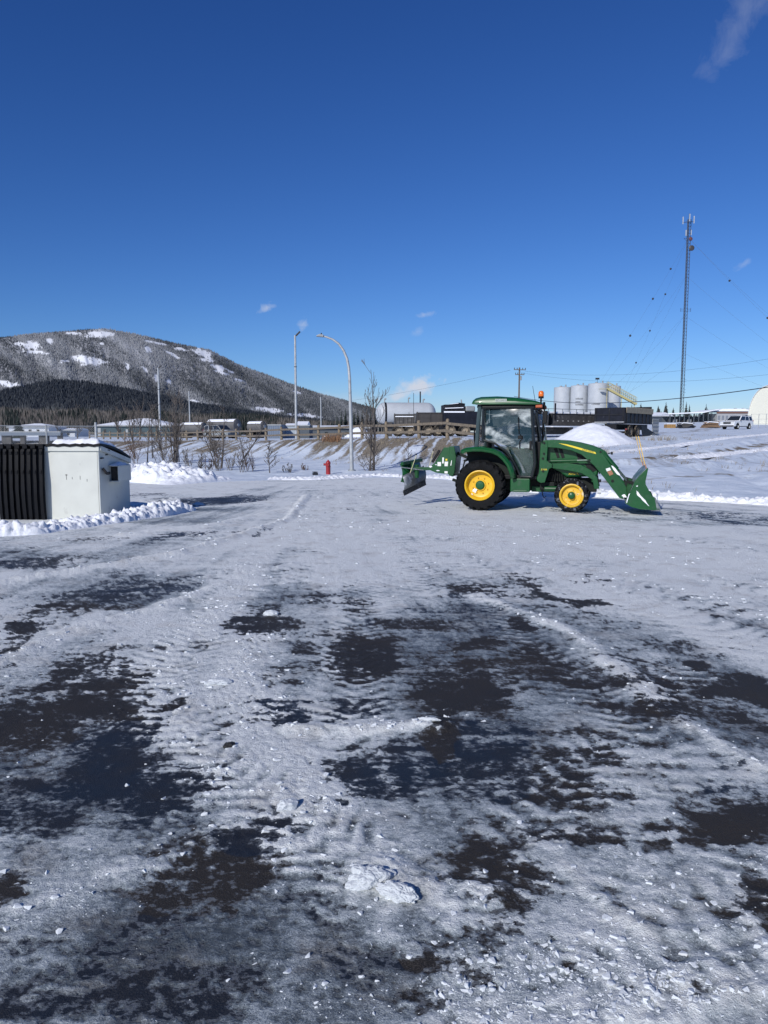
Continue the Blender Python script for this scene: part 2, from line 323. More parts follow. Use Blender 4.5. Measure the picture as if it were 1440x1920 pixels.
def lot_fields(X, Y):
    """cover (low = bare), whiteness, blueness, height, crumb density for points of the flat lot"""
    px, py = proj_np(X, Y)
    wx = (fbm(X*1.6, Y*1.6, 5, 3, .6)-.5)*150; wy = (fbm(X*1.6+40, Y*1.6, 5, 4, .6)-.5)*80
    pk = np.clip((py-814)/500, .12, 1.2); qx = px+wx*pk; qy = py+wy*pk
    dark = np.zeros(X.shape); blue = np.zeros(X.shape)
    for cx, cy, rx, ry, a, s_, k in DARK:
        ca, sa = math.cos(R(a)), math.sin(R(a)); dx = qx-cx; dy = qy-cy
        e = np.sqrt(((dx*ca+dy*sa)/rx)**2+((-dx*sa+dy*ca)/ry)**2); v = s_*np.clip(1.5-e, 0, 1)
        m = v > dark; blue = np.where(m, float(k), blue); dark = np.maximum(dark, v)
    thin = np.zeros(X.shape)
    for cx, cy, rx, ry, a, s_ in THIN:
        ca, sa = math.cos(R(a)), math.sin(R(a)); dx = qx-cx; dy = qy-cy; e = np.sqrt(((dx*ca+dy*sa)/rx)**2+((-dx*sa+dy*ca)/ry)**2); thin = np.maximum(thin, s_*sst(1.35, .45, e))
    infr = (Y > 1.2) & (np.abs(px-720) < 1300)
    dark = np.where(infr, dark, .3); S = np.zeros(X.shape); H = np.zeros(X.shape); G = np.zeros(X.shape)
    wob = fbm(X*3, Y*3, 3, 21)-.5; phn = (fbm(X*1.5, Y*1.5, 2, 8)-.5)*.7; gmk = np.clip(.2+1.6*fbm(X*2.5, Y*2.5, 2, 28), 0, 1)
    for pts, hw, hh, s_, g_ in RIDGE_W:
        d, arc = seg_dist(X, Y, pts); d = d+wob*hw*1.1; f = np.exp(-(d/hw)**2)
        S = np.maximum(S, s_*f); H = np.maximum(H, hh*f)
        if g_:
            ph = arc/g_+np.abs(d)*.7/g_+phn
            G = np.where(np.abs(f) > .2, np.sin(2*math.pi*ph)*np.clip(f*1.8-.35, 0, 1)*max(s_, .5)*gmk, G)
    n1 = fbm(X*.8, Y*1.3, 4, 1); n2 = fbm(X*6.5, Y*9, 5, 2, .68); n3 = fbm(X*1.9, Y*3.6, 6, 12, .66); n4 = fbm(X*30, Y*38, 3, 15, .6); n5 = fbm(X*2.4+Y*.5, Y*19, 4, 19, .6)
    far = sst(1240, 980, py); cv = cells(X*22, Y*22, 77)[0]; S = S*np.clip(.45+.9*n2+.35*(.6-cv), .25, 1.25)
    st2 = fbm(X*.30+Y*.12, Y*1.9-X*.5, 4, 22, .6); st3 = fbm(X*.22-Y*.2, Y*1.3+X*.6, 4, 23, .6)
    # passes of wheels and blade fan out from the far gate towards the camera
    X0, Y0 = -2.4, 29.0; th = np.arctan2(X-X0, Y0-Y)+.02*(fbm(X*.5, Y*.5, 2, 45)-.5); rd = np.hypot(X-X0, Y-Y0)
    nr = fbm(th*34, rd*.16, 4, 46, .55); nf = fbm(th*150, rd*.45, 3, 47, .6)
    cover = .71+.18*far+(.75-.4*far)*(nr-.5)+(.6-.3*far)*(nf-.5)+.42*S-.74*dark+.5*(n1-.5)+(.75-.3*far)*(n3-.5)+(1.25-.5*far)*(n2-.5)+(1.1-.4*far)*(n4-.5)+(.6-.35*far)*(n5-.5)+.34*G+.10*sst(1560, 1750, py)*sst(900, 1100, px)
    white = .70+.40*far+.75*(nr-.5)+.55*(nf-.5)-.56*thin*np.clip(1-1.1*S, .25, 1)+(.3+.5*far)*(st2-.5)+(.25+.5*far)*(st3-.5)+.58*S+.38*(n1-.5)+.62*(n2-.5)*(.6+S)+.35*(n5-.5)+.5*(n4-.5)+.55*G-.16*sst(1420, 1750, py)*sst(1000, 700, px)-.15*sst(1250, 1600, py)-.09*sst(1600, 1850, py)
    h = H*(.45+1.1*n2)+.004*np.clip((cover-.4)*4, 0, 1)+.006*(n2-.5)*np.clip(S*1.6+.02, 0, 1)+.0055*G+.010*np.clip(.62-cv, 0, 1)*np.clip(S*1.5-.15, 0, 1)+.02*(fbm(X*.4, Y*.4, 2, 33)-.5)+.006*(n4-.5)*np.clip(S*2+.2, 0, 1)
    return cover, white, blue, h, S

# polar sheet round the camera, finest where the photograph looks
ang = list(np.arange(-33, 33.001, .105)); da = .105; a = 33.0
while a < 178:
    da = min(da*1.25, 8); a += da
    if a < 180: ang = [-a]+ang+[a]
ang = np.radians(np.array(sorted(ang)))
rr = [.25, .6, .95, 1.25]; r_ = 1.5
while r_ < 9000:
    rr.append(r_)
    if r_ < 30: dr = min(.085, (r_*r_+EYE*EYE)/(EYE*740)*1.25)
    elif r_ < 62: dr = .2
    elif r_ < 120: dr = .6
    elif r_ < 420: dr = r_*.02
    else: dr = r_*.08
    r_ += dr
rr = np.array(rr)
AA, RR = np.meshgrid(ang, rr); GX = (np.sin(AA)*RR); GY = (np.cos(AA)*RR)
nr, na = GX.shape
edge_w = lot_edge(GX)+(fbm(GX*.9, GY*.9, 3, 51)-.5)*1.1
inlot = GY < edge_w
GZ = base_height(GX, GY)
need = GY < edge_w+1.5
cover = np.full(GX.shape, .8); white = cover.copy(); blue = np.zeros(GX.shape); hlot = np.zeros(GX.shape)
cover[need], white[need], blue[need], hlot[need], _ = lot_fields(GX[need], GY[need])
amp = np.clip((GY-lot_edge(GX))/2, 0, 1)
hfield = amp*(.10*(fbm(GX*.5, GY*.5, 4, 41)-.5)+.05*(fbm(GX*2.3, GY*2.3, 3, 42)-.5)*np.clip(1.4-RR/90, .15, 1))
# wheel tracks through the field on the right
for pp, hw, dep in (([(1000, 868), (1180, 862), (1320, 852), (1500, 836)], .55, .2), ([(1060, 846), (1250, 838), (1500, 822)], .45, -.12), ([(1150, 874), (1300, 866), (1500, 852)], .4, .16), ([(1200, 815), (1330, 812), (1500, 808)], 1.2, -.12)):
    pts = [tuple(ground(x, y, .55 if y > 830 else 1.5)[:2]) for x, y in pp]
    d, _ = seg_dist(GX, GY, pts); hfield = hfield+amp*dep*np.exp(-(d/hw)**2)*(.5+fbm(GX*1.2, GY*1.2, 3, 44))
far_fade = np.clip(1-(RR-300)/600, 0, 1)
GZ = GZ+np.where(inlot, hlot, hfield*far_fade+.012)
# grass showing through on the bank: streaks running up the slope, most along the crest
Yc = interp(GX, CR_X, CR_Y); up = GY-Yc
st = .6*fbm(GX*4.2-GY*.75, GY*.33, 4, 61, .6)+.4*fbm(GX*.8-GY*.14, GY*.22, 3, 62)
grass = np.clip(np.exp(-((up+.3)/2.0)**2)*1.1+np.clip(1.25-np.abs(up+3.5)/6.0, 0, 1)*.80, 0, 1)*sst(.20, .10, GX/np.maximum(GY, 1))+.42*sst(.16, .24, GX/np.maximum(GY, 1))*sst(20, 32, RR)*sst(120, 70, RR)
grass = grass*np.clip((st-.34)*4.6, 0, 1.0)
grass = np.where(up > 2.0, .30*np.clip((st-.3)*3, 0, 1), grass)
for pp, hw, s_ in (([(980, 866), (1180, 864), (1320, 856), (1500, 842)], .45, 1.1), ([(1130, 850), (1300, 842), (1500, 828)], .3, .45), ([(1200, 826), (1300, 824), (1420, 816)], 1.8, .7), ([(1080, 838), (1200, 832), (1300, 828)], .8, .4), ([(1100, 882), (1250, 878), (1440, 872)], .5, .6)):
    d, _ = seg_dist(GX, GY, [tuple(ground(x, y, .5 if y > 835 else 1.0)[:2]) for x, y in pp]); grass = np.maximum(grass, amp*s_*np.exp(-(d/hw)**2)*np.clip((fbm(GX*2, GY*2, 4, 66)-.3)*3, 0, 1.2))
flat = np.stack([GX.ravel(), GY.ravel(), GZ.ravel()], 1)
I = np.arange(nr*na).reshape(nr, na)
q = np.stack([I[:-1, :-1], I[:-1, 1:], I[1:, 1:], I[1:, :-1]], -1).reshape(-1, 4)[:, ::-1]
qlot = inlot.ravel()[q].sum(1) >= 2
def submesh(name, faces, material, attrs):
    u, inv = np.unique(faces, return_inverse=True)
    return raw(name, flat[u], inv.reshape(faces.shape), material, smooth=True, attrs={k: v.ravel()[u] for k, v in attrs.items()})

def lot_material():
    m = bpy.data.materials.new('ice_and_asphalt'); m.use_nodes = True; t = m.node_tree; n = t.nodes; l = t.links; p = n['Principled BSDF']
    def A(k): x = n.new('ShaderNodeAttribute'); x.attribute_name = k; return x.outputs['Fac']
    c = n.new('ShaderNodeTexCoord')
    def noise(s, d=6, ro=.6, sx=1.0, sy=1.0, dist=0):
        mp = n.new('ShaderNodeMapping'); l.new(c.outputs['Object'], mp.inputs[0]); mp.inputs['Scale'].default_value = (sx, sy, 1)
        z = n.new('ShaderNodeTexNoise'); z.inputs['Scale'].default_value = s; z.inputs['Detail'].default_value = d; z.inputs['Roughness'].default_value = ro; z.inputs['Distortion'].default_value = dist; l.new(mp.outputs[0], z.inputs[0]); return z.outputs[0]
    def mth(op, a, b, cl=False):
        x = n.new('ShaderNodeMath'); x.operation = op; x.use_clamp = cl
        for i, v in enumerate((a, b)):
            if isinstance(v, (int, float)): x.inputs[i].default_value = v
            else: l.new(v, x.inputs[i])
        return x.outputs[0]
    def ramp(f, *st):
        r = n.new('ShaderNodeValToRGB'); e = r.color_ramp.elements
        while len(e) < len(st): e.new(.5)
        for i, (pos, col) in enumerate(st): e[i].position = pos; e[i].color = tuple(col)+(1,) if len(col) == 3 else col
        l.new(f, r.inputs[0]); return r.outputs[0]
    def mix(f, a, b):
        x = n.new('ShaderNodeMix'); x.data_type = 'RGBA'; l.new(f, x.inputs['Factor'])
        for k, v in (('A', a), ('B', b)):
            if isinstance(v, tuple): x.inputs[k].default_value = v+(1,)
            else: l.new(v, x.inputs[k])
        return x.outputs['Result']
    fine = noise(34, 7, .68, .85, 1.1); grit = noise(190, 3, .75); mid = noise(7, 6, .6, .8, 1.2, .4)
    cov = mth('ADD', A('cover'), mth('ADD', mth('MULTIPLY', mth('SUBTRACT', fine, .5), 1.15), mth('MULTIPLY', mth('SUBTRACT', mid, .5), .4)))
    mask = n.new('ShaderNodeMapRange'); mask.interpolation_type = 'SMOOTHSTEP'; mask.inputs['From Min'].default_value = .35; mask.inputs['From Max'].default_value = .41; l.new(cov, mask.inputs[0]); mask = mask.outputs[0]
    # thin grey ice towards thick packed snow
    thick = n.new('ShaderNodeMapRange'); thick.inputs['From Min'].default_value = .38; thick.inputs['From Max'].default_value = .85; l.new(cov, thick.inputs[0])
    grain = noise(95, 4, .75)
    wv = mth('ADD', mth('ADD', A('white'), mth('MULTIPLY', mth('SUBTRACT', fine, .5), .95)), mth('ADD', mth('MULTIPLY', mth('SUBTRACT', grit, .5), .55), mth('MULTIPLY', mth('SUBTRACT', grain, .5), .95)))
    wv = mth('ADD', wv, mth('MULTIPLY', mth('SUBTRACT', thick.outputs[0], .5), .10))
    icec = ramp(wv, (.0, (.078, .092, .101)), (.26, (.176, .206, .226)), (.55, (.40, .45, .475)), (.98, (.77, .80, .795)))
    icec = mix(mth('MULTIPLY', ramp(noise(3.2, 5), (.52, (0, 0, 0)), (.7, (1, 1, 1))), .35), icec, (.30, .27, .235))    # sand and road dirt frozen in
    asp = ramp(grit, (.3, (.010, .0098, .010)), (.56, (.036, .0335, .0315)), (.70, (.17, .158, .145)))
    asp = mix(ramp(noise(1.1, 4), (.42, (0, 0, 0)), (.66, (1, 1, 1))), asp, (.042, .036, .030))
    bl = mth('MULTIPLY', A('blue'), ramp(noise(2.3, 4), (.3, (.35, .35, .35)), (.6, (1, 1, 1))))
    asp = mix(bl, asp, mix(fine, (.008, .012, .020), (.028, .037, .054)))  # blue-black tint paints the sky's reflection on clear ice
    fr = n.new('ShaderNodeMapRange'); fr.interpolation_type = 'SMOOTHSTEP'; fr.inputs['From Min'].default_value = .12; fr.inputs['From Max'].default_value = .36; fr.inputs['To Max'].default_value = .46
    l.new(mth('ADD', cov, mth('MULTIPLY', mth('SUBTRACT', noise(60, 6, .72, .8, 1.2), .5), 1.25)), fr.inputs[0]); asp = mix(fr.outputs[0], asp, (.27, .30, .335))     # thin film of frost
    l.new(mix(mask, asp, icec), p.inputs['Base Color'])
    ra = mth('SUBTRACT', mth('ADD', .62, mth('MULTIPLY', mth('SUBTRACT', grit, .5), .3)), mth('MULTIPLY', bl, .16))
    ri = n.new('ShaderNodeMapRange'); ri.inputs['From Min'].default_value = 0; ri.inputs['From Max'].default_value = .7; ri.inputs['To Min'].default_value = .40; ri.inputs['To Max'].default_value = .8; l.new(wv, ri.inputs[0])
    rm = n.new('ShaderNodeMix'); l.new(mask, rm.inputs['Factor']); l.new(ra, rm.inputs['A']); l.new(ri.outputs[0], rm.inputs['B']); l.new(rm.outputs['Result'], p.inputs['Roughness'])
    sp = n.new('ShaderNodeMapRange'); sp.inputs['To Min'].default_value = .17; sp.inputs['To Max'].default_value = .36; l.new(mask, sp.inputs[0]); l.new(sp.outputs[0], p.inputs['Specular IOR Level'])
    hh = mth('ADD', mth('MULTIPLY', mask, .5), mth('ADD', mth('MULTIPLY', fine, mth('ADD', .35, mth('MULTIPLY', mask, 1.4))), mth('ADD', mth('MULTIPLY', grit, .38), mth('MULTIPLY', grain, .6))))
    b = n.new('ShaderNodeBump'); b.inputs['Strength'].default_value = .8; b.inputs['Distance'].default_value = .010; l.new(hh, b.inputs['Height']); l.new(b.outputs[0], p.inputs['Normal'])
    return m
def field_material():
    m = bpy.data.materials.new('snow_over_grass'); m.use_nodes = True; t = m.node_tree; n = t.nodes; l = t.links; p = n['Principled BSDF']
    x = n.new('ShaderNodeAttribute'); x.attribute_name = 'grass'; c = n.new('ShaderNodeTexCoord')
    def noise(s, d=6, ro=.6):
        z = n.new('ShaderNodeTexNoise'); z.inputs['Scale'].default_value = s; z.inputs['Detail'].default_value = d; z.inputs['Roughness'].default_value = ro; l.new(c.outputs['Object'], z.inputs[0]); return z.outputs[0]
    f = noise(5, 8, .7); a = n.new('ShaderNodeMath'); a.operation = 'MULTIPLY_ADD'; l.new(f, a.inputs[0]); a.inputs[1].default_value = .9; a.inputs[2].default_value = -.45
    s = n.new('ShaderNodeMath'); s.operation = 'ADD'; l.new(a.outputs[0], s.inputs[0]); l.new(x.outputs['Fac'], s.inputs[1])
    mr = n.new('ShaderNodeMapRange'); mr.inputs['From Min'].default_value = .28; mr.inputs['From Max'].default_value = .72; l.new(s.outputs[0], mr.inputs[0])
    sn = n.new('ShaderNodeValToRGB'); e = sn.color_ramp.elements; e[0].position = .3; e[0].color = (.50, .58, .68, 1); e[1].position = .62; e[1].color = (.68, .745, .82, 1); l.new(noise(.9, 7), sn.inputs[0])
    gr = n.new('ShaderNodeValToRGB'); e = gr.color_ramp.elements; e[0].position = .35; e[0].color = (.12, .105, .085, 1); e[1].position = .65; e[1].color = (.29, .25, .19, 1); l.new(noise(14, 4), gr.inputs[0])
    mx = n.new('ShaderNodeMix'); mx.data_type = 'RGBA'; l.new(mr.outputs[0], mx.inputs['Factor']); l.new(sn.outputs[0], mx.inputs['A']); l.new(gr.outputs[0], mx.inputs['B']); l.new(mx.outputs['Result'], p.inputs['Base Color'])
    p.inputs['Roughness'].default_value = .8; p.inputs['Specular IOR Level'].default_value = .2
    b = n.new('ShaderNodeBump'); b.inputs['Strength'].default_value = .6; b.inputs['Distance'].default_value = .06; l.new(noise(6, 8, .65), b.inputs['Height']); l.new(b.outputs[0], p.inputs['Normal'])
    return m
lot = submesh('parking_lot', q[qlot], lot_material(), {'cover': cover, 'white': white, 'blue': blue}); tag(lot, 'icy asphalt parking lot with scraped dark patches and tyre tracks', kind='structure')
gnd = submesh('ground', q[~qlot], field_material(), {'grass': grass}); tag(gnd, 'snow covered ground with a grassy bank', kind='structure')

def hgt(x, y):
    x = np.atleast_1d(np.asarray(x, float)); y = np.atleast_1d(np.asarray(y, float))
    inl = y < lot_edge(x); hl = lot_fields(x, y)[3]
    am = np.clip((y-lot_edge(x))/2, 0, 1); hf = am*(.10*(fbm(x*.5, y*.5, 4, 41)-.5)+.05*(fbm(x*2.3, y*2.3, 3, 42)-.5))+.012
    return base_height(x, y)+np.where(inl, hl, hf)
def hz(x, y): return float(hgt(x, y)[0])

# ------------------------------------------------------------------ loose snow: crumbs, windrows, piles
def rock_template(seed, sub=1):
    """angular splinter of ice: hull of a few random points"""
    rs = np.random.default_rng(seed+100); bm = bmesh.new(); k = 9 if sub == 1 else 16
    for p_ in rs.uniform(-1, 1, (k, 3))*np.array([1.0, .8, .6])/np.array([1, 1, 1]): bm.verts.new(p_)
    r_ = bmesh.ops.convex_hull(bm, input=bm.verts); bmesh.ops.delete(bm, geom=[v for v in bm.verts if not v.link_faces], context='VERTS'); bmesh.ops.triangulate(bm, faces=bm.faces); bm.verts.index_update()
    V = np.array([v.co[:] for v in bm.verts]); F = np.array([[v.index for v in f.verts] for f in bm.faces]); bm.free(); return V, F
TPL = [rock_template(i) for i in range(8)]; TPL2 = [rock_template(i, 2) for i in range(8)]
def scatter_crumbs(name, X, Y, size, material, sink=.47, zs=None):
    z = hgt(X, Y) if zs is None else zs; VV = []; FF = []; k = 0
    for i in range(len(X)):
        V, F = (TPL2 if size[i] > .011 else TPL)[i % 8]; a = random.random()*6.283; ca, sa = math.cos(a), math.sin(a); s = size[i]; sx = s*random.uniform(.7, 1.4)
        P = np.empty_like(V); P[:, 0] = (V[:, 0]*ca-V[:, 1]*sa)*sx+X[i]; P[:, 1] = (V[:, 0]*sa+V[:, 1]*ca)*s+Y[i]; P[:, 2] = V[:, 2]*s+z[i]+s*(1-2*sink)*.5
        VV.append(P); FF.append(F+k); k += len(V)
    return raw(name, np.concatenate(VV), np.concatenate(FF), material)
crumb_m = snow_mat('snow_crumb', (.66, .70, .73), 30, .5, .01)
cx = []; cy = []; cs = []
while len(cx) < 7000:
    pxs = rng.uniform(-40, 1480, 4000); pys = rng.uniform(925, 1935, 4000)
    d = np.array([ground(a_, b_)[:2] for a_, b_ in zip(pxs, pys)]); cov_, wh_, bl_, h_, S2 = lot_fields(d[:, 0], d[:, 1])
    clus = np.clip((fbm(d[:, 0]*2.5, d[:, 1]*2.5, 3, 88)-.42)*5, 0, 1); prob = np.clip(S2*1.15, 0, 1)**1.5*(.4+clus)+.05*clus+.12*clus*sst(1500, 1900, pys)*sst(800, 1300, pxs)
    keep = rng.random(4000) < prob*.6*np.where(cov_ < .42, .12, 1.0)
    cx += list(d[keep, 0]); cy += list(d[keep, 1])
cx = np.array(cx[:7000]); cy = np.array(cy[:7000]); dist = np.hypot(cx, cy)
cs = .0027+.0038*rng.pareto(2.0, len(cx)).clip(0, 4.2); cs = cs*np.clip(.45+dist*.11, .5, 2.2)
tag(scatter_crumbs('snow_crumbs', cx, cy, cs, crumb_m), 'loose crumbs of snow and ice scattered on the lot', 'snow crumbs', kind='stuff')

def windrow(name, pts, hw, hh, label, cat='snow bank', chunk=.16, seed=1, step=.035, ragged=.5, col=(.82, .85, .9)):
    """bank of lumpy ploughed snow along a ground polyline"""
    P = np.array(pts, float); seg = np.hypot(*(P[1:]-P[:-1]).T); acc = np.concatenate([[0], np.cumsum(seg)]); Ls = acc[-1]
    ns = int(Ls/step); s = np.linspace(0, Ls, ns); cxp = np.interp(s, acc, P[:, 0]); cyp = np.interp(s, acc, P[:, 1])
    tx = np.gradient(cxp); ty = np.gradient(cyp); tl = np.hypot(tx, ty); nx, ny = -ty/tl, tx/tl
    nu = max(8, int(2*hw/step)); u = np.linspace(-1, 1, nu); W_ = hw*(1+ragged*(fbm(s*.9, s*0, 3, seed)-.5))
    X = cxp[:, None]+nx[:, None]*u*W_[:, None]; Y = cyp[:, None]+ny[:, None]*u*W_[:, None]
    end = np.clip(np.minimum(s, Ls-s)/(hw*.9), 0, 1)**.6
    prof = np.clip(1-np.abs(u)**2.2, 0, 1)[None, :]*end[:, None]*(hh*(.45+1.1*fbm(s*.8, s*0+3, 3, seed+4)))[:, None]
    d1, hv = cells(X/chunk, Y/chunk, seed); d2, hv2 = cells(X/chunk*2.6, Y/chunk*2.6, seed+3)
    d3, hv3 = cells(X/chunk*6, Y/chunk*6, seed+6)
    lump = np.sqrt(np.clip(.8-d1, 0, 1))*(hv**1.5)*chunk*.95+np.sqrt(np.clip(.75-d2, 0, 1))*(.1+hv2)*chunk*.42+np.sqrt(np.clip(.75-d3, 0, 1))*hv3*chunk*.16
    k = np.clip(prof/hh*2.2, 0, 1); Z = prof+lump*k+(fbm(X*14, Y*14, 3, seed+8)-.5)*.03*k
    g = base_height(X, Y); Z = Z+g-.03+.015*(1-np.abs(u))[None, :]
    off = lump*k*.35; X = X+off*np.sign(u)[None, :]*nx[:, None]*.6; Y = Y-off*.5
    V = np.stack([X.ravel(), Y.ravel(), Z.ravel()], 1); J = np.arange(ns*nu).reshape(ns, nu)
    F = np.stack([J[:-1, :-1], J[1:, :-1], J[1:, 1:], J[:-1, 1:]], -1).reshape(-1, 4)
    o = raw(name, V, F, snow_mat('ploughed_snow', (.80, .83, .88), 16, .55, .03), smooth=True); return tag(o, label, cat)
windrow('snow_bank', gpts([(-160, 1000), (-60, 1004), (60, 1000), (180, 982), (280, 968), (345, 955)]), .34, .14, 'lumpy low snow bank along the foot of the white dumpster', seed=3, chunk=.11, step=.022)
windrow('snow_bank', gpts([(950, 917), (1060, 926), (1200, 934), (1330, 940), (1520, 950)]), .42, .13, 'long ploughed snow ridge behind the loader bucket at the lot edge', seed=9, chunk=.12, step=.03)
windrow('snow_pile', gpts([(150, 898), (230, 898), (300, 901), (390, 905)]), 1.5, .42, 'big heap of lumpy ploughed snow behind the dumpster', cat='snow pile', seed=5, chunk=.24, step=.045)
windrow('snow_bank', gpts([(500, 899), (580, 899), (700, 893), (830, 897), (900, 905)]), .40, .04, 'thin snow ridge at the foot of the bank behind the tractor', seed=13, chunk=.10, step=.04)
def field_bank(pp, hw, hh, label, seed):
    windrow('snow_bank', [tuple(ground(x, y, zf)[:2]) for x, y, zf in pp], hw, hh, label, seed=seed, chunk=.10, step=.06, ragged=.9)
field_bank([(960, 869, .47), (1130, 866, .47), (1300, 858, .5), (1520, 846, .55)], .5, .07, 'long low snow bank crossing the field behind the bucket stakes', 31)
field_bank([(1080, 851, .6), (1250, 845, .6), (1400, 836, .65), (1540, 828, .7)], .45, .06, 'second low snow bank farther up the field, along the wheel tracks', 33)
def mound(name, cxy, rx, ry, h, label, cat, seed=1, n=70):
    u = np.linspace(-1.25, 1.25, n); U, V_ = np.meshgrid(u, u); r2 = np.sqrt(U**2+V_**2); X = cxy[0]+U*rx; Y = cxy[1]+V_*ry
    a_ = np.arctan2(V_, U); rr2 = r2*(1+.18*(fbm(np.cos(a_)*1.5+5, np.sin(a_)*1.5+5, 3, seed)-.5))
    z = h*np.clip(1-rr2**1.7, 0, 1)**1.35+(fbm(X*1.1, Y*1.1, 5, seed+2, .6)-.5)*.34*np.clip(1.3-rr2, 0, 1)
    z = z*(rr2 < 1.2)+base_height(X, Y)-.05
    J = np.arange(n*n).reshape(n, n); F = np.stack([J[:-1, :-1], J[:-1, 1:], J[1:, 1:], J[1:, :-1]], -1).reshape(-1, 4)
    return tag(raw(name, np.stack([X.ravel(), Y.ravel(), z.ravel()], 1), F, snow_mat('mound_snow', (.80, .83, .88), 3, .5, .08), smooth=True), label, cat)
p = at(1110, 825, 52); mound('snow_mound', (p.x, p.y), 3.3, 4.0, 1.35, 'smooth white snow mound in front of the black dump truck', 'snow mound', 4)

# single lumps worth picking out
def lump(name, px, py, s, label, cat, seed, material, flat=(1, 1, .6), rz=0.0, sub=3, rough=.35):
    bm = bmesh.new(); bmesh.ops.create_icosphere(bm, subdivisions=sub, radius=1); vs = np.array([v.co[:] for v in bm.verts])
    d = fbm(vs[:, 0]*1.3+seed, vs[:, 1]*1.3+vs[:, 2]*1.7, 4, seed); e = fbm(vs[:, 0]*4+seed, vs[:, 1]*4-vs[:, 2]*4, 4, seed+3, .7); cc, hv = cells(vs[:, 0]*2.6+9+vs[:, 2], vs[:, 1]*2.6+9-vs[:, 2], seed); e = e+.4*(hv-.5)+.3*(.5-cc)
    for i, v in enumerate(bm.verts): v.co = v.co*(1+(d[i]-.5)*2*rough+(e[i]-.5)*rough); v.co = Vector((v.co.x*s*flat[0], v.co.y*s*flat[1], v.co.z*s*flat[2]))
    me = bpy.data.meshes.new(name); bm.to_mesh(me); bm.free(); me.materials.append(material); o = bpy.data.objects.new(name, me); C.objects.link(o)
    g = ground(px, py); o.location = (g.x, g.y, hz(g.x, g.y)+s*flat[2]*.28); o.rotation_euler = (0, 0, rz); return tag(o, label, cat)
lm = snow_mat('lump_snow', (.58, .62, .65), 45, .7, .012)
lump('snow_lump', 690, 1662, .075, 'largest crusty snow lump in the foreground, lower centre', 'snow lump', 3, lm, (1.05, .75, .55), .2, 5, .34)
lump('snow_lump', 745, 1690, .06, 'smaller snow lump just right of the largest foreground lump', 'snow lump', 8, lm, (1.2, .6, .46), -.5, 5, .34)
lump('snow_lump', 540, 1522, .045, 'round snow lump at the top of the blue black ice, left of centre', 'snow lump', 5, lm, (1, .8, .6), .3)
lump('ice_slab', 805, 1360, .045, 'thin pale ice stick at the right end of the snow strip', 'ice slab', 6, lm, (1.4, .28, .25), -.12)
lump('snow_lump', 507, 1153, .055, 'white snow clod lying on the dark patch left of centre', 'snow lump', 9, lm, (1.2, .7, .5))
lump('stone', 430, 1403, .026, 'small black stone lying on the crumbly snow', 'stone', 2, mat('black_stone', (.012, .012, .013), .7, bump=.5), (1.2, .9, .75), .4)
lump('snow_lump', 410, 1283, .06, 'flat snow clod beside the grooved tyre track', 'snow lump', 15, lm, (1.4, .8, .4), .1)
lump('snow_lump', 372, 992-45, .10, 'lone snow clod on the lot right of the dumpster bank', 'snow lump', 17, lm, (1.3, .9, .6))

# ------------------------------------------------------------------ the tractor
green = mat('tractor_green', (.007, .078, .021), .34, var=.14, scale=3, spec=.4, coat=.15, dirt=((.03, .085, .042), .38, 9))
green_d = mat('loader_green', (.008, .068, .02), .42, spec=.35, var=.15, scale=4, dirt=((.06, .09, .07), .34, 7))
yellow = mat('wheel_yellow', (.72, .44, .015), .42, var=.08, scale=5, dirt=((.50, .40, .22), .28, 6))
yellow_s = mat('wheel_yellow_snowy', (.70, .43, .02), .45, var=.1, scale=5, dirt=((.74, .70, .58), .38, 5.5))
rubber = mat('tyre_rubber', (.008, .0085, .0095), .8, spec=.15, var=.3, scale=12, bump=.3, bscale=60, dirt=((.022, .023, .026), .36, 5))
rubber_s = mat('tyre_rubber_snow_packed', (.009, .0095, .011), .8, spec=.15, var=.3, scale=12, bump=.3, bscale=60, dirt=((.24, .26, .29), .39, 18))
black = mat('black_plastic', (.006, .0065, .0075), .5, spec=.25, var=.25, scale=8)
dark_m = mat('dark_machinery', (.007, .011, .009), .6, spec=.25, var=.4, scale=14, bump=.2)
steel = mat('worn_steel', (.16, .175, .19), .42, .7, var=.3, scale=7, dirt=((.42, .45, .48), .40, 9))
chrome = mat('cylinder_rod', (.10, .14, .12), .35, .6)
stripe_y = mat('decal_yellow', (.75, .58, .03), .45, var=.05)
white_d = mat('decal_white', (.75, .76, .74), .5, var=.05)
warn_d = mat('decal_warning', (.32, .14, .07), .5, var=.5, scale=60)
dtext = mat('decal_dark_green', (.01, .06, .02), .5)
snowp = snow_mat('stuck_snow', (.82, .84, .88), 25, .5, .01)
glass_side = glass_mat('cab_glass', (.012, .03, .028), .72, .85, (.50, .55, .55), 2.6, .045)  # pale smears stand for clouds mirrored in the pane as well as slush
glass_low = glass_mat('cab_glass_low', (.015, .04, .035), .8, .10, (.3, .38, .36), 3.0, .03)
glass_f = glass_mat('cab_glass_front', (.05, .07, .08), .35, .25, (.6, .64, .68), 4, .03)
amber = mat('amber_lens', (.75, .16, .01), .18, spec=.6, coat=.5)
lamp_l = mat('lamp_lens', (.6, .62, .62), .15, spec=.7, coat=.5)

pr = ground(898, 958); YAW = R(-17)
left = Vector((-math.sin(YAW), math.cos(YAW), 0)); TO = pr+left*.78
tractor = empty('tractor', (TO.x, TO.y, .004), YAW, 'green cab tractor with front loader bucket and yellow wheels on icy lot', 'tractor')
T = tractor
YX = Matrix(((1, 0, 0, 0), (0, 0, -1, 0), (0, 1, 0, 0), (0, 0, 0, 1)))   # text plane x,y -> x,z seen from -y
def part(name, mb, m, parent=None, **k): return mb.build(name, m, parent or T, **k)

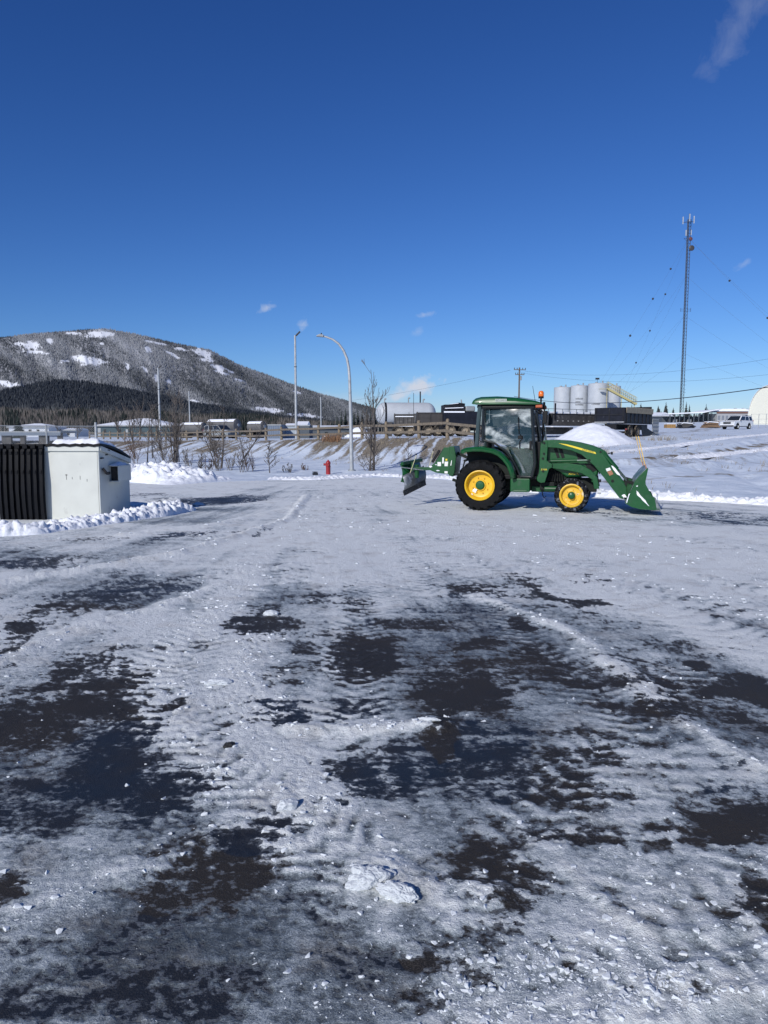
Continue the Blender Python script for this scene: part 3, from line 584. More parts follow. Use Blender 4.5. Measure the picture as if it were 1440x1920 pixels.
def wheel(name, r, wd, rim_r, cy, x, side, lugs, mt, my, front):
    wmt = empty(name); wmt.parent = T; wmt.location = (x, cy, r)
    b = MB(); h = wd/2; s = side   # side -1 = near side; profile from outer to inner
    prof = [(rim_r, -h*.62), (rim_r+.02, -h*.82), (rim_r+(r-rim_r)*.35, -h*1.0), (rim_r+(r-rim_r)*.72, -h*.98), (r-.055, -h*.86), (r-.035, -h*.6), (r-.03, 0), (r-.035, h*.6), (r-.055, h*.86), (rim_r+(r-rim_r)*.72, h*.98), (rim_r+(r-rim_r)*.35, h), (rim_r+.02, h*.82), (rim_r, h*.62)]
    b.lathe(prof, 48, axis='y')
    n = lugs
    for i in range(n):
        for sg in (-1, 1):
            a0 = 2*math.pi*(i+(.5 if sg > 0 else 0))/n; sw = .75*2*math.pi/n
            da = math.pi/n*.52
            v = []
            for (yy, aa, ro) in ((sg*h*.06, a0+sw, r), (sg*h*.62, a0+sw*.45, r), (sg*h*1.0, a0+sw*.15, r-.035), (sg*h*1.02, a0, max(r-.085, rim_r+.08))):
                for e in (-da, da):
                    for rad in (ro-.055, ro):
                        v.append((rad*math.cos(aa+e), yy, rad*math.sin(aa+e)))
            f = []
            for k in range(3):
                o = k*4; f += [(o+1, o+3, o+7, o+5), (o, o+1, o+5, o+4), (o+2, o+6, o+7, o+3), (o, o+4, o+6, o+2)]
            f += [(0, 2, 3, 1), (12, 13, 15, 14)]
            b.add(v, f)
    b.build('tyre', mt, wmt, smooth=True)
    q_ = MB(); o = s   # outer face towards s
    dep = h*.30
    q_.lathe([(rim_r+.012, o*h*.80), (rim_r+.018, o*h*.90), (rim_r-.004, o*h*.94), (rim_r-.022, o*h*.86), (rim_r-.035, o*dep*1.6), (rim_r*.86, o*dep*1.15), (rim_r*.80, o*dep), (rim_r*.42, o*dep*(1.1 if not front else 1.5)), (rim_r*.38, o*dep*(1.6 if not front else 1.9)), (.001, o*dep*(1.6 if not front else 1.9))], 40, axis='y')
    q_.lathe([(rim_r+.012, -o*h*.8), (rim_r-.02, -o*h*.8), (rim_r*.9, o*dep*.5), (.001, o*dep*.5)], 32, axis='y')
    q_.build('rim', my, wmt, smooth=True)
    hb = MB(); hr = rim_r*(.27 if not front else .28); y0 = o*dep*(1.4 if not front else 1.7)
    hb.lathe([(hr*1.2, y0), (hr*1.2, y0+o*.02), (hr, y0+o*.03), (hr*.95, y0+o*(.085 if front else .05)), (hr*.5, y0+o*(.10 if front else .055)), (.001, y0+o*(.10 if front else .055))], 20, axis='y').build('hub', green, wmt, smooth=True)
    for i in range(6 if front else 8):
        t = 2*math.pi*i/(6 if front else 8)+.3; rb = rim_r*(.52 if front else .56); yb = o*dep*1.3
        MB().cyl((rb*math.cos(t), yb-o*.02, rb*math.sin(t)), (rb*math.cos(t), yb+o*.022, rb*math.sin(t)), .014, n=6).build('bolt', my, wmt)
    return wmt
wheel('rear_wheel', .53, .42, .30, -.57, 0, -1, 19, rubber, yellow, False)
wheel('rear_wheel', .53, .42, .30, .57, 0, 1, 19, rubber, yellow, False)
wheel('front_wheel', .35, .27, .225, -.485, 1.866, -1, 17, rubber_s, yellow_s, True)
wheel('front_wheel', .35, .27, .225, .485, 1.866, 1, 17, rubber_s, yellow_s, True)

# chassis
part('engine_block', MB().box(1.14, 1.82, -.25, .25, .60, 1.0), dark_m, bevel=.02)
b = MB(); b.box(-.45, .75, -.22, .22, .42, .85).box(.7, 2.35, -.17, .17, .40, .68).cyl((0, -.45, .53), (0, .45, .53), .11, n=16)
b.box(1.76, 1.97, -.42, .42, .27, .40).box(1.2, 1.5, -.3, .3, .42, .6); part('chassis', b, dark_m, bevel=.012)
b = MB(); b.box(.62, 1.02, -.60, -.46, .40, .68).box(.68, .98, -.64, -.60, .40, .44); part('step', b, green, bevel=.015)
b = MB(); b.box(.62, 1.02, .46, .60, .40, .68); part('step', b, green, bevel=.015)
b = MB(); b.box(1.02, 1.85, -.20, .20, .38, .50).cyl((1.3, -.33, .46), (1.85, -.33, .46), .06, n=10); part('transmission', b, green_d, bevel=.01)
for i in range(7):
    x = 1.36+i*.045; b = MB().tube([(x, -.26-.02*(i % 2), .95-.02*i), (x+.03, -.30, .75), (x-.05+.02*i, -.28, .52)], .012, 6); part('hydraulic_hose', b, black)
b = MB(); b.tube([(1.25, -.36, .46), (1.27, -.38, .33), (1.30, -.38, .27), (1.34, -.38, .31)], .012, 6); part('hydraulic_hose', b, black)

# bonnet
prof = [(1.18, .98), (1.18, 1.40), (1.45, 1.43), (1.80, 1.40), (2.08, 1.33), (2.26, 1.22), (2.37, 1.06), (2.40, .88), (2.36, .74), (1.75, .70), (1.62, .80), (1.45, .90)]
hood = MB(); secs = [(-.34, .92), (-.30, 1.0), (.30, 1.0), (.34, .92)]
k = len(prof); v = []; f = []
for yy, sc_ in secs:
    for x, z in prof: v.append((x if sc_ == 1 else x-(.02 if x > 2.2 else 0), yy, z if sc_ == 1 else .98+(z-.98)*sc_))
for j in range(3):
    for i in range(k): f.append((j*k+i, j*k+(i+1) % k, (j+1)*k+(i+1) % k, (j+1)*k+i))
f += [tuple(range(k)), tuple(range(4*k-1, 3*k-1, -1))]
hood.add(v, f); hd = part('bonnet', hood, green, bevel=.02, smooth=True)
for poly in ([(1.47, 1.30), (1.54, 1.31), (1.60, 1.12), (1.55, 1.10)], [(1.57, 1.31), (1.64, 1.31), (1.70, 1.12), (1.64, 1.10)], [(1.92, 1.22), (2.06, 1.16), (2.20, 1.05), (1.98, 1.05)], [(2.10, 1.0), (2.30, .98), (2.36, .88), (2.22, .80)]):
    MB().prism(poly, -.352, -.335).build('vent', black, hd); MB().prism(poly, .335, .352).build('vent', black, hd)
b = MB(); b.box(2.385, 2.41, -.24, .24, .78, 1.05); part('front_grille', b, black, bevel=.01)
text('model_lettering', '3046 R', .062, Matrix.Translation((1.885, -.354, .782)) @ YX, stripe_y, hd, .0, .0006, .21)

# cab
cabm = mat('cab_frame_black', (.012, .015, .015), .35, var=.2)
cab = empty('cab'); cab.parent = T
W0, W1 = .60, .487
def wy(z): return W0+(W1-W0)*max(0, (z-1.2)/.95)**2.2
def cab_bar(p0, p1, r_, nm='pillar', m=cabm, sq=None):
    for s in (-1, 1):
        b = MB(); n = 6; P = []
        for i in range(n+1):
            t = i/n; x = p0[0]+(p1[0]-p0[0])*t; z = p0[1]+(p1[1]-p0[1])*t; P.append((x, s*wy(z), z))
        b.tube(P, r_, 8); b.build(nm, m, cab, smooth=True)
cab_bar((1.12, 1.0), (1.02, 2.18), .034)
cab_bar((1.12, 1.0), (1.06, .72), .034)
cab_bar((.03, 1.42), (.02, 2.18), .03)
cab_bar((-.10, 1.33), (-.06, 2.18), .045, 'rear_pillar', mat('cab_post_grey', (.05, .075, .075), .3, var=.2))
cab_bar((1.24, 1.45), (1.10, 2.15), .022, 'windscreen_edge')
cab_bar((.0, 2.17), (1.08, 2.17), .05, 'header')
b = MB(); b.box(-.05, 1.15, -.50, .50, .66, .74).box(1.08, 1.22, -.44, .44, .74, 1.44); b.build('floor', black, cab, bevel=.01)
b = MB(); b.box(-.12, 1.12, -.50, .50, 2.14, 2.21); b.build('roof_liner', black, cab, bevel=.02)
b = MB(); b.box(.10, .52, -.24, .24, .98, 1.12).box(.05, .16, -.23, .23, 1.1, 1.68).box(.06, .14, -.13, .13, 1.68, 1.85); b.build('seat', black, cab, bevel=.04)
b = MB(); b.cyl((1.08, 0, 1.05), (.86, 0, 1.42), .04)
ring = [(.85+.19*math.cos(t)*.5*0+.17*math.sin(t)*.45, .19*math.cos(t), 1.43+.19*math.sin(t)*.75) for t in np.linspace(0, 2*math.pi, 25)]
b.tube(ring, .016, 6, False); b.build('steering_wheel', black, cab, smooth=True)
b = MB(); b.box(.40, .66, -.44, -.32, 1.08, 1.18).box(.55, .60, -.40, -.36, 1.18, 1.40); b.build('control_console', black, cab, bevel=.02)
def pane(nm, pts, s, m, inset=0.0, parent=cab, nu=10, nv=12):
    """curved pane filling the x-z polygon pts on side s, bulging a little so that it mirrors like real glass"""
    bm = bmesh.new(); vs = [bm.verts.new((x, 0, z)) for x, z in pts]; bm.faces.new(vs)
    bmesh.ops.triangulate(bm, faces=bm.faces); bmesh.ops.subdivide_edges(bm, edges=bm.edges, cuts=5, use_grid_fill=True)
    xc = 1.0
    for v_ in bm.verts:
        x, z = v_.co.x, v_.co.z; v_.co.y = s*(wy(z)-inset+.006-.02*((x-xc)/.55)**2)
    me = bpy.data.meshes.new(nm); bm.to_mesh(me); bm.free(); me.materials.append(m); me.polygons.foreach_set('use_smooth', [True]*len(me.polygons))
    o = bpy.data.objects.new(nm, me); C.objects.link(o); o.parent = parent; return o
for s in (-1, 1):
    dr = empty('door'); dr.parent = T
    up = [(.05, 1.46), (.30, 1.42), (.55, 1.34), (1.09, 1.30), (1.02, 2.13), (.04, 2.13)]
    lo = [(.40, 1.36), (.55, 1.33), (1.09, 1.29), (1.12, .98), (1.06, .73), (.84, .73), (.76, .90), (.62, 1.10)]
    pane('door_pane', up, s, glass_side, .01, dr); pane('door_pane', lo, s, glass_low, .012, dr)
    b = MB(); edge = [(.04, 1.47), (.28, 1.41), (.52, 1.24), (.66, 1.06), (.76, .88), (.83, .72), (1.06, .72)]
    b.tube([(x, s*wy(z), z) for x, z in edge], .022, 8); b.build('door_frame', cabm, dr, smooth=True)
    b = MB(); b.tube([(.80, s*(wy(1.4)+.03), 1.30), (.80, s*(wy(1.4)+.045), 1.44), (.86, s*(wy(1.5)+.03), 1.52), (.78, s*(wy(1.6)+.02), 1.62), (.76, s*(wy(1.9)+.01), 1.95)], .010, 6); b.build('wiper', black, dr)
    b = MB(); b.box(1.0, 1.045, s*.615-.015, s*.615+.015, 1.28, 1.46); b.build('handle', black, dr, bevel=.006); MB().box(.76, .86, s*.58-.02, s*.58+.03, 1.50, 1.57).build('wiper_motor', black, dr, bevel=.006)
# a pale grey-green patch low behind the near door pane
b = MB(); b.prism([(.77, 1.32), (.88, 1.35), (.94, 1.18), (1.03, .98), (.93, .90), (.88, .99), (.85, 1.13)], -.590, -.586); b.build('door_patch', mat('pale_patch', (.34, .48, .46), .7, var=.35, scale=14, dirt=((.05, .16, .12), .36, 9)), T)
# front glass and rear glass
b = MB(); V = []; Fq = []
for i in range(9):
    yy = -.48+.96*i/8; bow = .10*(1-(yy/.48)**2)
    for z, x in ((1.45, 1.20), (1.8, 1.16), (2.13, 1.06)): V.append((x+bow, yy, z))
for i in range(8):
    for j in range(2): Fq.append((i*3+j, i*3+3+j, i*3+4+j, i*3+1+j))
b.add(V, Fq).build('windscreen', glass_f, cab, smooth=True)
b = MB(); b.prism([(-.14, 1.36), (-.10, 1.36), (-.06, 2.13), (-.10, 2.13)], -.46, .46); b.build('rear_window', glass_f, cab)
b = MB(); b.tube([(-.14, -.53, 1.34), (-.16, -.55, 1.5), (-.155, -.55, 1.72), (-.13, -.54, 1.72)], .016, 6).tube([(-.15, -.50, 1.34), (-.13, -.52, 1.62)], .02, 6); b.build('hose_loop', black, cab)
# roof
rp = [(-.22, 2.255), (-.20, 2.31), (-.15, 2.35), (-.03, 2.378), (.30, 2.385), (.70, 2.355), (1.05, 2.295), (1.20, 2.25), (1.23, 2.215), (1.10, 2.19), (.63, 2.215), (-.18, 2.225)]
def rscale(z): return [(x, zz) for x, zz in z]
rb = MB(); v = []; f = []; k = len(rp)
for yy, a_ in ((-.60, .35), (-.57, .75), (-.48, 1.0), (0, 1.12), (.48, 1.0), (.57, .75), (.60, .35)):
    for x, z in rp: v.append((.5+(x-.5)*(1-.02*(1-min(a_, 1))), yy, 2.215+(z-2.215)*a_))
for j in range(6):
    for i in range(k): f.append((j*k+i, j*k+(i+1) % k, (j+1)*k+(i+1) % k, (j+1)*k+i))
f += [tuple(range(k)), tuple(range(7*k-1, 6*k-1, -1))]
rb.add(v, f); roof = rb.build('roof', green, T, smooth=True)
b = MB(); b.prism([(.28, 2.268), (.515, 2.268), (.515, 2.325), (.28, 2.325)], -.606, -.588); pl = b.build('unit_number_plate', mat('plate_pale', (.45, .5, .47), .5), T)
text('unit_number_lettering', 'EZ10403', .05, Matrix.Translation((.398, -.608, 2.297)) @ YX, dtext, pl, 0, .0006, .21)
# beacon, lamps, mirrors, antenna
bc = empty('beacon'); bc.parent = T
MB().cyl((1.205, -.50, 2.22), (1.205, -.50, 2.36), .018).cyl((1.205, -.50, 2.33), (1.205, -.50, 2.37), .055, n=16).build('base', black, bc)
MB().lathe([(.054, 2.37), (.058, 2.40), (.055, 2.45), (.035, 2.478), (.001, 2.485)], 18, o=(1.205, -.50, 0)).build('lens', amber, bc, smooth=True)
for s in (-1, 1):
    b = MB(); b.box(1.10, 1.24, s*.52-.05, s*.52+.05, 2.135, 2.21); b.build('turn_signal', mat('signal_lens', (.42, .10, .04), .3), T, bevel=.02)
    lm_ = empty('work_lamp'); lm_.parent = T
    MB().cyl((1.16, s*.57, 2.06), (1.25, s*.58, 2.06), .055, .05, 14).build('housing', black, lm_)
    MB().cyl((1.225, s*.60, 2.06), (1.256, s*.585, 2.06), .044, n=14).build('lens', lamp_l, lm_)
    mi = empty('mirror'); mi.parent = T
    MB().tube([(1.08, s*.57, 2.10), (1.22, s*.72, 2.10), (1.30, s*.78, 2.02), (1.31, s*.78, 1.80)], .012, 6).build('bracket', black, mi)
    MB().prism([(1.26, 1.78), (1.36, 1.82), (1.37, 2.06), (1.27, 2.06)], s*.76-.03, s*.76+.03).build('shell', black, mi, bevel=.02)
MB().cyl((1.10, -.52, 2.22), (1.035, -.56, 2.58), .006, .004, 6).build('antenna', black, T)
MB().cyl((1.24, -.35, 1.40), (1.26, -.35, 2.26), .022, n=10).build('exhaust_pipe', black, T)
MB().tube([(1.26, -.47, 1.48), (1.30, -.48, 1.62), (1.27, -.48, 1.78)], .012, 6).build('hose', black, T)
# rear fenders
for s in (-1, 1):
    arc = [(-.43, 1.20), (-.42, 1.27), (-.32, 1.315), (-.15, 1.338), (.05, 1.335), (.27, 1.30), (.42, 1.235), (.54, 1.13), (.64, 1.0), (.70, .86), (.745, .70)]
    V = []; F_ = []
    offs = ((.34, -.012), (.62, .0), (.70, -.008), (.745, -.055), (.745, -.10))
    nrm = []
    for i in range(len(arc)):
        a0 = arc[max(0, i-1)]; a1 = arc[min(len(arc)-1, i+1)]; dx, dz = a1[0]-a0[0], a1[1]-a0[1]; l_ = math.hypot(dx, dz); nrm.append((-dz/l_, dx/l_))
    for (x, z), (nx, nz_) in zip(arc, nrm):
        for yo, dn in offs: V.append((x+nx*dn, s*yo, z+nz_*dn))
    m_ = len(offs)
    for i in range(len(arc)-1):
        for j in range(m_-1): F_.append((i*m_+j, (i+1)*m_+j, (i+1)*m_+j+1, i*m_+j+1))
    fo = MB().add(V, F_).build('fender', green, T, smooth=True); so = fo.modifiers.new('solid', 'SOLIDIFY'); so.thickness = .014
    MB().prism([(-.36, 1.24), (.26, 1.27), (.52, 1.10), (.66, .86), (.66, .70), (.30, .74), (-.30, .95)], s*.33, s*.36).build('inner_fender', dark_m, T)
# rear three point linkage clutter
b = MB()
for s in (-1, 1):
    b.bar((-.1, s*.3, .45), (-.66, s*.36, .62), .05, .06).bar((-.15, s*.28, 1.12), (-.42, s*.33, 1.02), .05, .05).bar((-.40, s*.33, 1.02), (-.5, s*.35, .60), .03, .03)
b.bar((-.25, 0, 1.02), (-.66, 0, 1.20), .06, .06)
for i in range(5): b.tube([(-.2-.03*i, -.2+.1*i, 1.22), (-.33, -.25+.1*i, 1.18+.02*i), (-.36, -.25+.1*i, 1.05)], .014, 6)
b.build('hitch_linkage', dark_m, T, bevel=.006)
# rear blade assembly
rbm = empty('rear_blade'); rbm.parent = T
b = MB(); b.prism([(-.885, 1.312), (-.77, 1.305), (-.765, .72), (-1.07, .755), (-1.30, .85), (-1.20, .88), (-1.085, .98), (-.945, 1.21)], -.20, -.17); b.prism([(-.885, 1.312), (-.77, 1.305), (-.765, .72), (-1.07, .755), (-1.30, .85), (-1.20, .88), (-1.085, .98), (-.945, 1.21)], .17, .20)
b.box(-1.0, -.8, -.17, .17, .78, .86).box(-.95, -.8, -.17, .17, 1.12, 1.2); b.build('headstock', green, rbm, bevel=.006)
b = MB(); b.prism([(-.755, 1.335), (-.64, 1.335), (-.595, 1.10), (-.63, .775), (-.665, .68), (-.755, .70)], -.30, .30); b.build('mast_plate', green_d, rbm, bevel=.01)
for s in (-1, 1): MB().bar((-.98, s*.21, 1.25), (-1.145, s*.21, .985), .05, .055).build('rubber_pad', black, rbm, bevel=.008)
for pg in ([(-1.03, .90), (-.95, .90), (-.95, .99), (-1.03, .99)], [(-.925, .96), (-.89, .96), (-.885, 1.09), (-.92, 1.09)], [(-.87, .90), (-.80, .90), (-.79, 1.0), (-.87, 1.0)], [(-.87, .745), (-.80, .74), (-.80, .79), (-.87, .79)], [(-.72, .92), (-.70, .92), (-.685, 1.03), (-.70, 1.03)]):
    yy = -.206 if pg[0][0] < -.75 else -.306
    MB().prism(pg, yy, yy+.006).build('decal', white_d, rbm)
MB().prism([(-.85, 1.02), (-.81, 1.02), (-.81, 1.06), (-.85, 1.06)], -.206, -.2).build('decal', stripe_y, rbm)
b = MB(); b.bar((-1.16, 0, .84), (-1.60, 0, .82), .12, .07); b.cyl((-1.55, 0, .62), (-1.55, 0, .92), .05); b.build('boom', green_d, rbm, bevel=.006)
# moldboard: curved plate, swung and tilted
def moldboard(p0, p1, hgt_, nm, m, thick=.02):
    p0 = Vector(p0); p1 = Vector(p1); d = (p1-p0); out = Vector((0, 0, 1)).cross(d).normalized(); V = []; F_ = []; n = 8
    for i in range(2):
        o = p0 if i == 0 else p1
        for j in range(n+1):
            t = j/n; V.append(o+Vector((0, 0, hgt_*t))+out*(.11*((t-.45)**2)*2.2))
    for j in range(n): F_.append((j, j+1, n+2+j, n+1+j))
    o = MB().add(V, F_).build(nm, m, rbm, smooth=True); s_ = o.modifiers.new('solid', 'SOLIDIFY'); s_.thickness = thick; return o
moldboard((-1.74, -.36, .30), (-1.42, .30, .50), .37, 'moldboard', steel)
b = MB(); b.bar((-1.748, -.38, .30), (-1.425, .31, .50), .025, .12); b.build('cutting_edge', mat('edge_steel', (.05, .053, .058), .5, .6, dirt=((.4, .42, .45), .36, 20)), rbm)
moldboard((-1.86, -.10, .53), (-1.62, .62, .60), .40, 'moldboard_wing', green)
b = MB(); b.bar((-1.86, -.12, .94), (-1.60, .62, 1.0), .07, .07).bar((-1.84, -.1, .54), (-1.62, .6, .60), .05, .05).bar((-1.72, .2, .56), (-1.70, .2, .96), .06, .05); b.build('stiffener', green_d, rbm, bevel=.005)
for p0, p1 in (((-1.70, -.12, .66), (-1.53, -.12, 1.135)), ((-1.35, .35, .86), (-1.26, .35, 1.22))):
    MB().cyl(p0, p1, .006, n=6).build('marker_stake', mat('stake_pale', (.62, .60, .36), .6), rbm)
    MB().cyl(p1, tuple(Vector(p1)+Vector((.006, 0, .035))), .012, n=6).build('marker_tip', black, rbm)
b = MB(); b.bar((-1.88, -.13, .86), (-1.38, -.05, .80), .02, .02).cyl((-1.95, .1, .86), (-1.80, .1, .86), .012); b.build('tie_rod', steel, rbm)
# loader
tower = [(1.225, 1.46), (1.35, 1.48), (1.363, 1.32), (1.349, 1.06), (1.46, .99), (1.46, .915), (1.402, .885), (1.321, .604), (1.233, .593), (1.17, .63), (1.152, .69), (1.198, .80), (1.216, 1.35)]
arm = [(1.345, 1.48), (1.456, 1.482), (1.746, 1.465), (1.985, 1.425), (2.22, 1.365), (2.40, 1.295), (2.455, 1.22), (2.60, 1.0), (2.925, .55), (2.955, .37), (2.87, .30), (2.80, .32), (2.50, .714), (2.287, .971), (2.21, 1.04), (2.04, 1.185), (1.846, 1.265), (1.557, 1.318), (1.363, 1.33)]
brace = [(1.40, 1.02), (1.757, 1.008), (2.044, .972), (2.237, .867), (2.364, .712), (2.408, .488), (2.304, .486), (2.271, .671), (2.049, .80), (1.80, .85), (1.40, .905)]
for s in (-1, 1):
    near = s < 0
    MB().prism(tower, s*.53, s*.45).build('loader_mast', green, T, bevel=.008)
    ar = MB().prism(arm, s*.545, s*.44).build('loader_arm', green, T, bevel=.01)
    MB().prism(brace, s*.47, s*.37).build('loader_brace', green, T, bevel=.01)
    MB().cyl((1.405, s*.495, 1.045), (1.95, s*.495, 1.065), .033).build('lift_cylinder', green_d, T, smooth=True)
    MB().cyl((1.95, s*.495, 1.065), (2.20, s*.495, 1.075), .018).build('lift_rod', chrome, T)
    MB().cyl((2.46, s*.49, 1.215), (2.76, s*.49, .865), .034).build('bucket_cylinder', green_d, T, smooth=True)
    MB().cyl((2.76, s*.49, .865), (2.96, s*.49, .63), .018).build('bucket_rod', chrome, T)
    MB().prism([(2.38, 1.30), (2.50, 1.24), (2.56, 1.15), (2.44, 1.14)], s*.50, s*.47).build('knee_plate', green, T, bevel=.006)
    b = MB(); b.bar((2.93, s*.52, .66), (2.86, s*.52, .38), .02, .06).bar((2.93, s*.52, .66), (3.07, s*.52, .62), .02, .06).bar((2.90, s*.46, .34), (3.0, s*.46, .32), .02, .09); b.build('link', dark_m, T, bevel=.004)
    for x, z in ((1.29, 1.42), (1.29, 1.20), (1.27, 1.10), (1.28, .84), (2.41, 1.24), (2.20, 1.075), (1.405, 1.045), (2.66, .66), (2.95, .63)):
        MB().cyl((x, s*.44, z), (x, s*.557, z), .022 if x != 2.66 else .03, n=10).build('pivot_pin', dark_m, T)
    st_ = MB().prism([(1.574, 1.415), (1.747, 1.393), (1.939, 1.343), (2.13, 1.290), (2.311, 1.238), (2.326, 1.20), (2.132, 1.247), (1.844, 1.333)], s*.549, s*.545).build('decal_stripe', stripe_y, ar)
    if near:
        rot = Matrix.Rotation(R(-14), 4, 'Z')
        text('maker_lettering', 'JOHN DEERE', .055, Matrix.Translation((2.165, -.5505, 1.262)) @ YX @ rot, dtext, st_ if False else ar, .2, .0006, .24)
        text('loader_lettering', '320R', .05, Matrix.Translation((1.295, -.5315, .868)) @ YX, stripe_y, T, .1, .0006, .13)
        MB().prism([(2.52, .905), (2.60, .93), (2.625, .88), (2.545, .85)], -.549, -.545).build('decal', white_d, ar)
        MB().prism([(2.55, .845), (2.63, .875), (2.675, .80), (2.60, .765)], -.549, -.545).build('warning_decal', warn_d, ar)
MB().box(2.25, 2.33, -.42, .42, .62, .78).build('cross_tube', green_d, T, bevel=.01)
MB().cyl((2.72, -.5, .60), (2.72, .5, .60), .05).build('torque_tube', green_d, T)
b = MB(); b.tube([(2.55, -.40, 1.20), (2.60, -.40, 1.22), (2.63, -.40, 1.215)], .012, 6).cyl((2.61, -.40, 1.215), (2.65, -.40, 1.215), .03); b.build('coupler', black, T)
MB().box(2.37, 2.44, -.42, -.36, .62, .68).build('front_bracket', black, T); MB().cyl((2.37, -.42, .43), (2.45, -.42, .43), .045).build('front_lamp', lamp_l, T)
# bucket: closed steel profile, open at the front
bprof = [(3.30, .945), (3.20, .845), (3.09, .70), (3.0, .47), (2.91, .235), (3.02, .17), (3.19, .125), (3.46, .115), (3.57, .13)]
BW = .79
bk = empty('bucket'); bk.parent = T
V = []; F_ = []
for s in (-1, 1):
    for x, z in bprof: V.append((x, s*BW, z))
k = len(bprof)
for i in range(k-1): F_.append((i, i+1, k+i+1, k+i))
o = MB().add(V, F_).build('shell', mat('bucket_green_worn', (.03, .085, .045), .42, var=.3, dirt=((.33, .36, .38), .46, 5)), bk); so = o.modifiers.new('solid', 'SOLIDIFY'); so.thickness = .014
side = [(3.09, .69), (3.30, .945), (3.318, .93), (3.277, .68), (3.284, .616), (3.41, .39), (3.465, .365), (3.56, .145), (3.46, .118), (3.19, .128), (3.02, .172), (2.91, .24)]
for s in (-1, 1): MB().prism(side, s*(BW+.012), s*(BW-.006)).build('side_plate', green, bk, bevel=.004)
MB().box(3.40, 3.575, -BW+.01, BW-.01, .098, .116).build('cutting_edge', steel, bk)
b = MB(); b.prism([(3.455, .36), (3.475, .362), (3.575, .15), (3.50, .15)], -BW-.02, -BW-.010); b.build('side_cutter', steel, bk)
for s in (-1, 1): MB().prism([(2.97, .40), (3.06, .64), (2.99, .66), (2.90, .36), (2.93, .28)], s*.50, s*.48).build('mount_bracket', green_d, bk)
for s in (-1, 1):
    MB().bar((3.255, s*(BW-.02), 1.0), (3.115, s*(BW-.02), 1.56), .022, .014).build('marker_stake', mat('stake_yellow', (.62, .40, .06), .55, var=.2), bk)
    MB().bar((3.29, s*(BW-.02), .90), (3.262, s*(BW-.02), 1.01), .03, .02).build('stake_clip', warn_d, bk)
# snow stuck to the loader
def patch(nm, pts, y, parent, t=.006):
    P = []
    for i in range(len(pts)):
        x0, z0 = pts[i]; x1, z1 = pts[(i+1) % len(pts)]
        for k in range(3):
            u = k/3; P.append((x0+(x1-x0)*u+random.uniform(-.006, .006), z0+(z1-z0)*u+random.uniform(-.006, .006)))
    MB().prism(P, y, y-t).build(nm, snowp, parent, bevel=.003)
patch('stuck_snow', [(3.11, .50), (3.15, .47), (3.20, .40), (3.29, .30), (3.36, .19), (3.345, .20), (3.25, .29), (3.17, .37), (3.13, .40)], -BW-.012, bk)
patch('stuck_snow', [(3.10, .58), (3.14, .60), (3.13, .565)], -BW-.012, bk)
patch('stuck_snow', [(2.97, .42), (3.0, .44), (2.945, .25), (2.925, .25)], -BW-.012, bk)
MB().add([(3.10, -.79, .705), (3.19, -.79, .82), (3.20, -.2, .84), (3.12, -.1, .73)], [(0, 1, 2, 3)]).build('stuck_snow', snowp, bk)
patch('stuck_snow', [(2.62, .98), (2.66, .96), (2.80, .80), (2.80, .77), (2.74, .79), (2.66, .90)], -.548, T)
patch('stuck_snow', [(2.84, .37), (2.90, .40), (2.95, .34), (2.88, .33)], -.552, T)
for (x, z, r1) in ((-1.18, .885, .05), (-1.02, .80, .045), (-1.06, .93, .03)):
    patch('stuck_snow', [(x-r1, z), (x, z+r1*.45), (x+r1, z), (x, z-r1*.4)], -.203, rbm)
patch('stuck_snow', [(-.17, .40), (-.12, .46), (-.06, .44), (-.10, .36)], -.66, T, .01)
patch('stuck_snow', [(-.22, .34), (-.16, .35), (-.14, .29), (-.20, .28)], -.66, T, .01)

# ------------------------------------------------------------------ dumpster
dw = mat('dumpster_white', (.58, .60, .555), .5, var=.06, scale=2.5, dirt=((.36, .36, .34), .30, 4), bump=.06, bscale=9)
dblk = mat('lid_plastic', (.004, .005, .0075), .55, var=.3, scale=6, bump=.12, bscale=30, spec=.16)
rust = mat('rusty_black', (.03, .027, .025), .7, var=.5, scale=20)
p0 = ground(190, 974); dz = R(-1.5)
dump = empty('dumpster', (p0.x, p0.y, 0), dz, 'white steel dumpster with black lids and snow on top', 'dumpster')
# local frame: x to the right (0 = right end), y away from the camera, z up
Wd, Dp, Hf, Hb = 1.90, 1.52, 1.385, 1.09
for xs in (0, -Wd+.03): MB().prism([(0, .06), (0, Hf), (Dp, Hb), (Dp, .06), (Dp-.12, .02), (.05, .02)], xs, xs-.03, plane='yz').build('side_wall', dw, dump, bevel=.012)
MB().box(-Wd+.031, -.031, .0, .03, -.01, Hf-.01).build('front_wall', dw, dump, bevel=.006)
MB().box(-Wd+.031, -.031, Dp-.03, Dp, .06, Hb).build('back_wall', dw, dump)
MB().box(-Wd+.031, -.031, .031, Dp-.031, .05, .08).build('floor', rust, dump)
b = MB(); b.box(-Wd-.02, .02, -.035, .0, Hf-.10, Hf-.005); b.bar((.02, 0, Hf-.04), (.02, Dp, Hb-.04), .05, .09).bar((-Wd-.02, 0, Hf-.04), (-Wd-.02, Dp, Hb-.04), .05, .09); b.build('top_rim', dw, dump, bevel=.008)
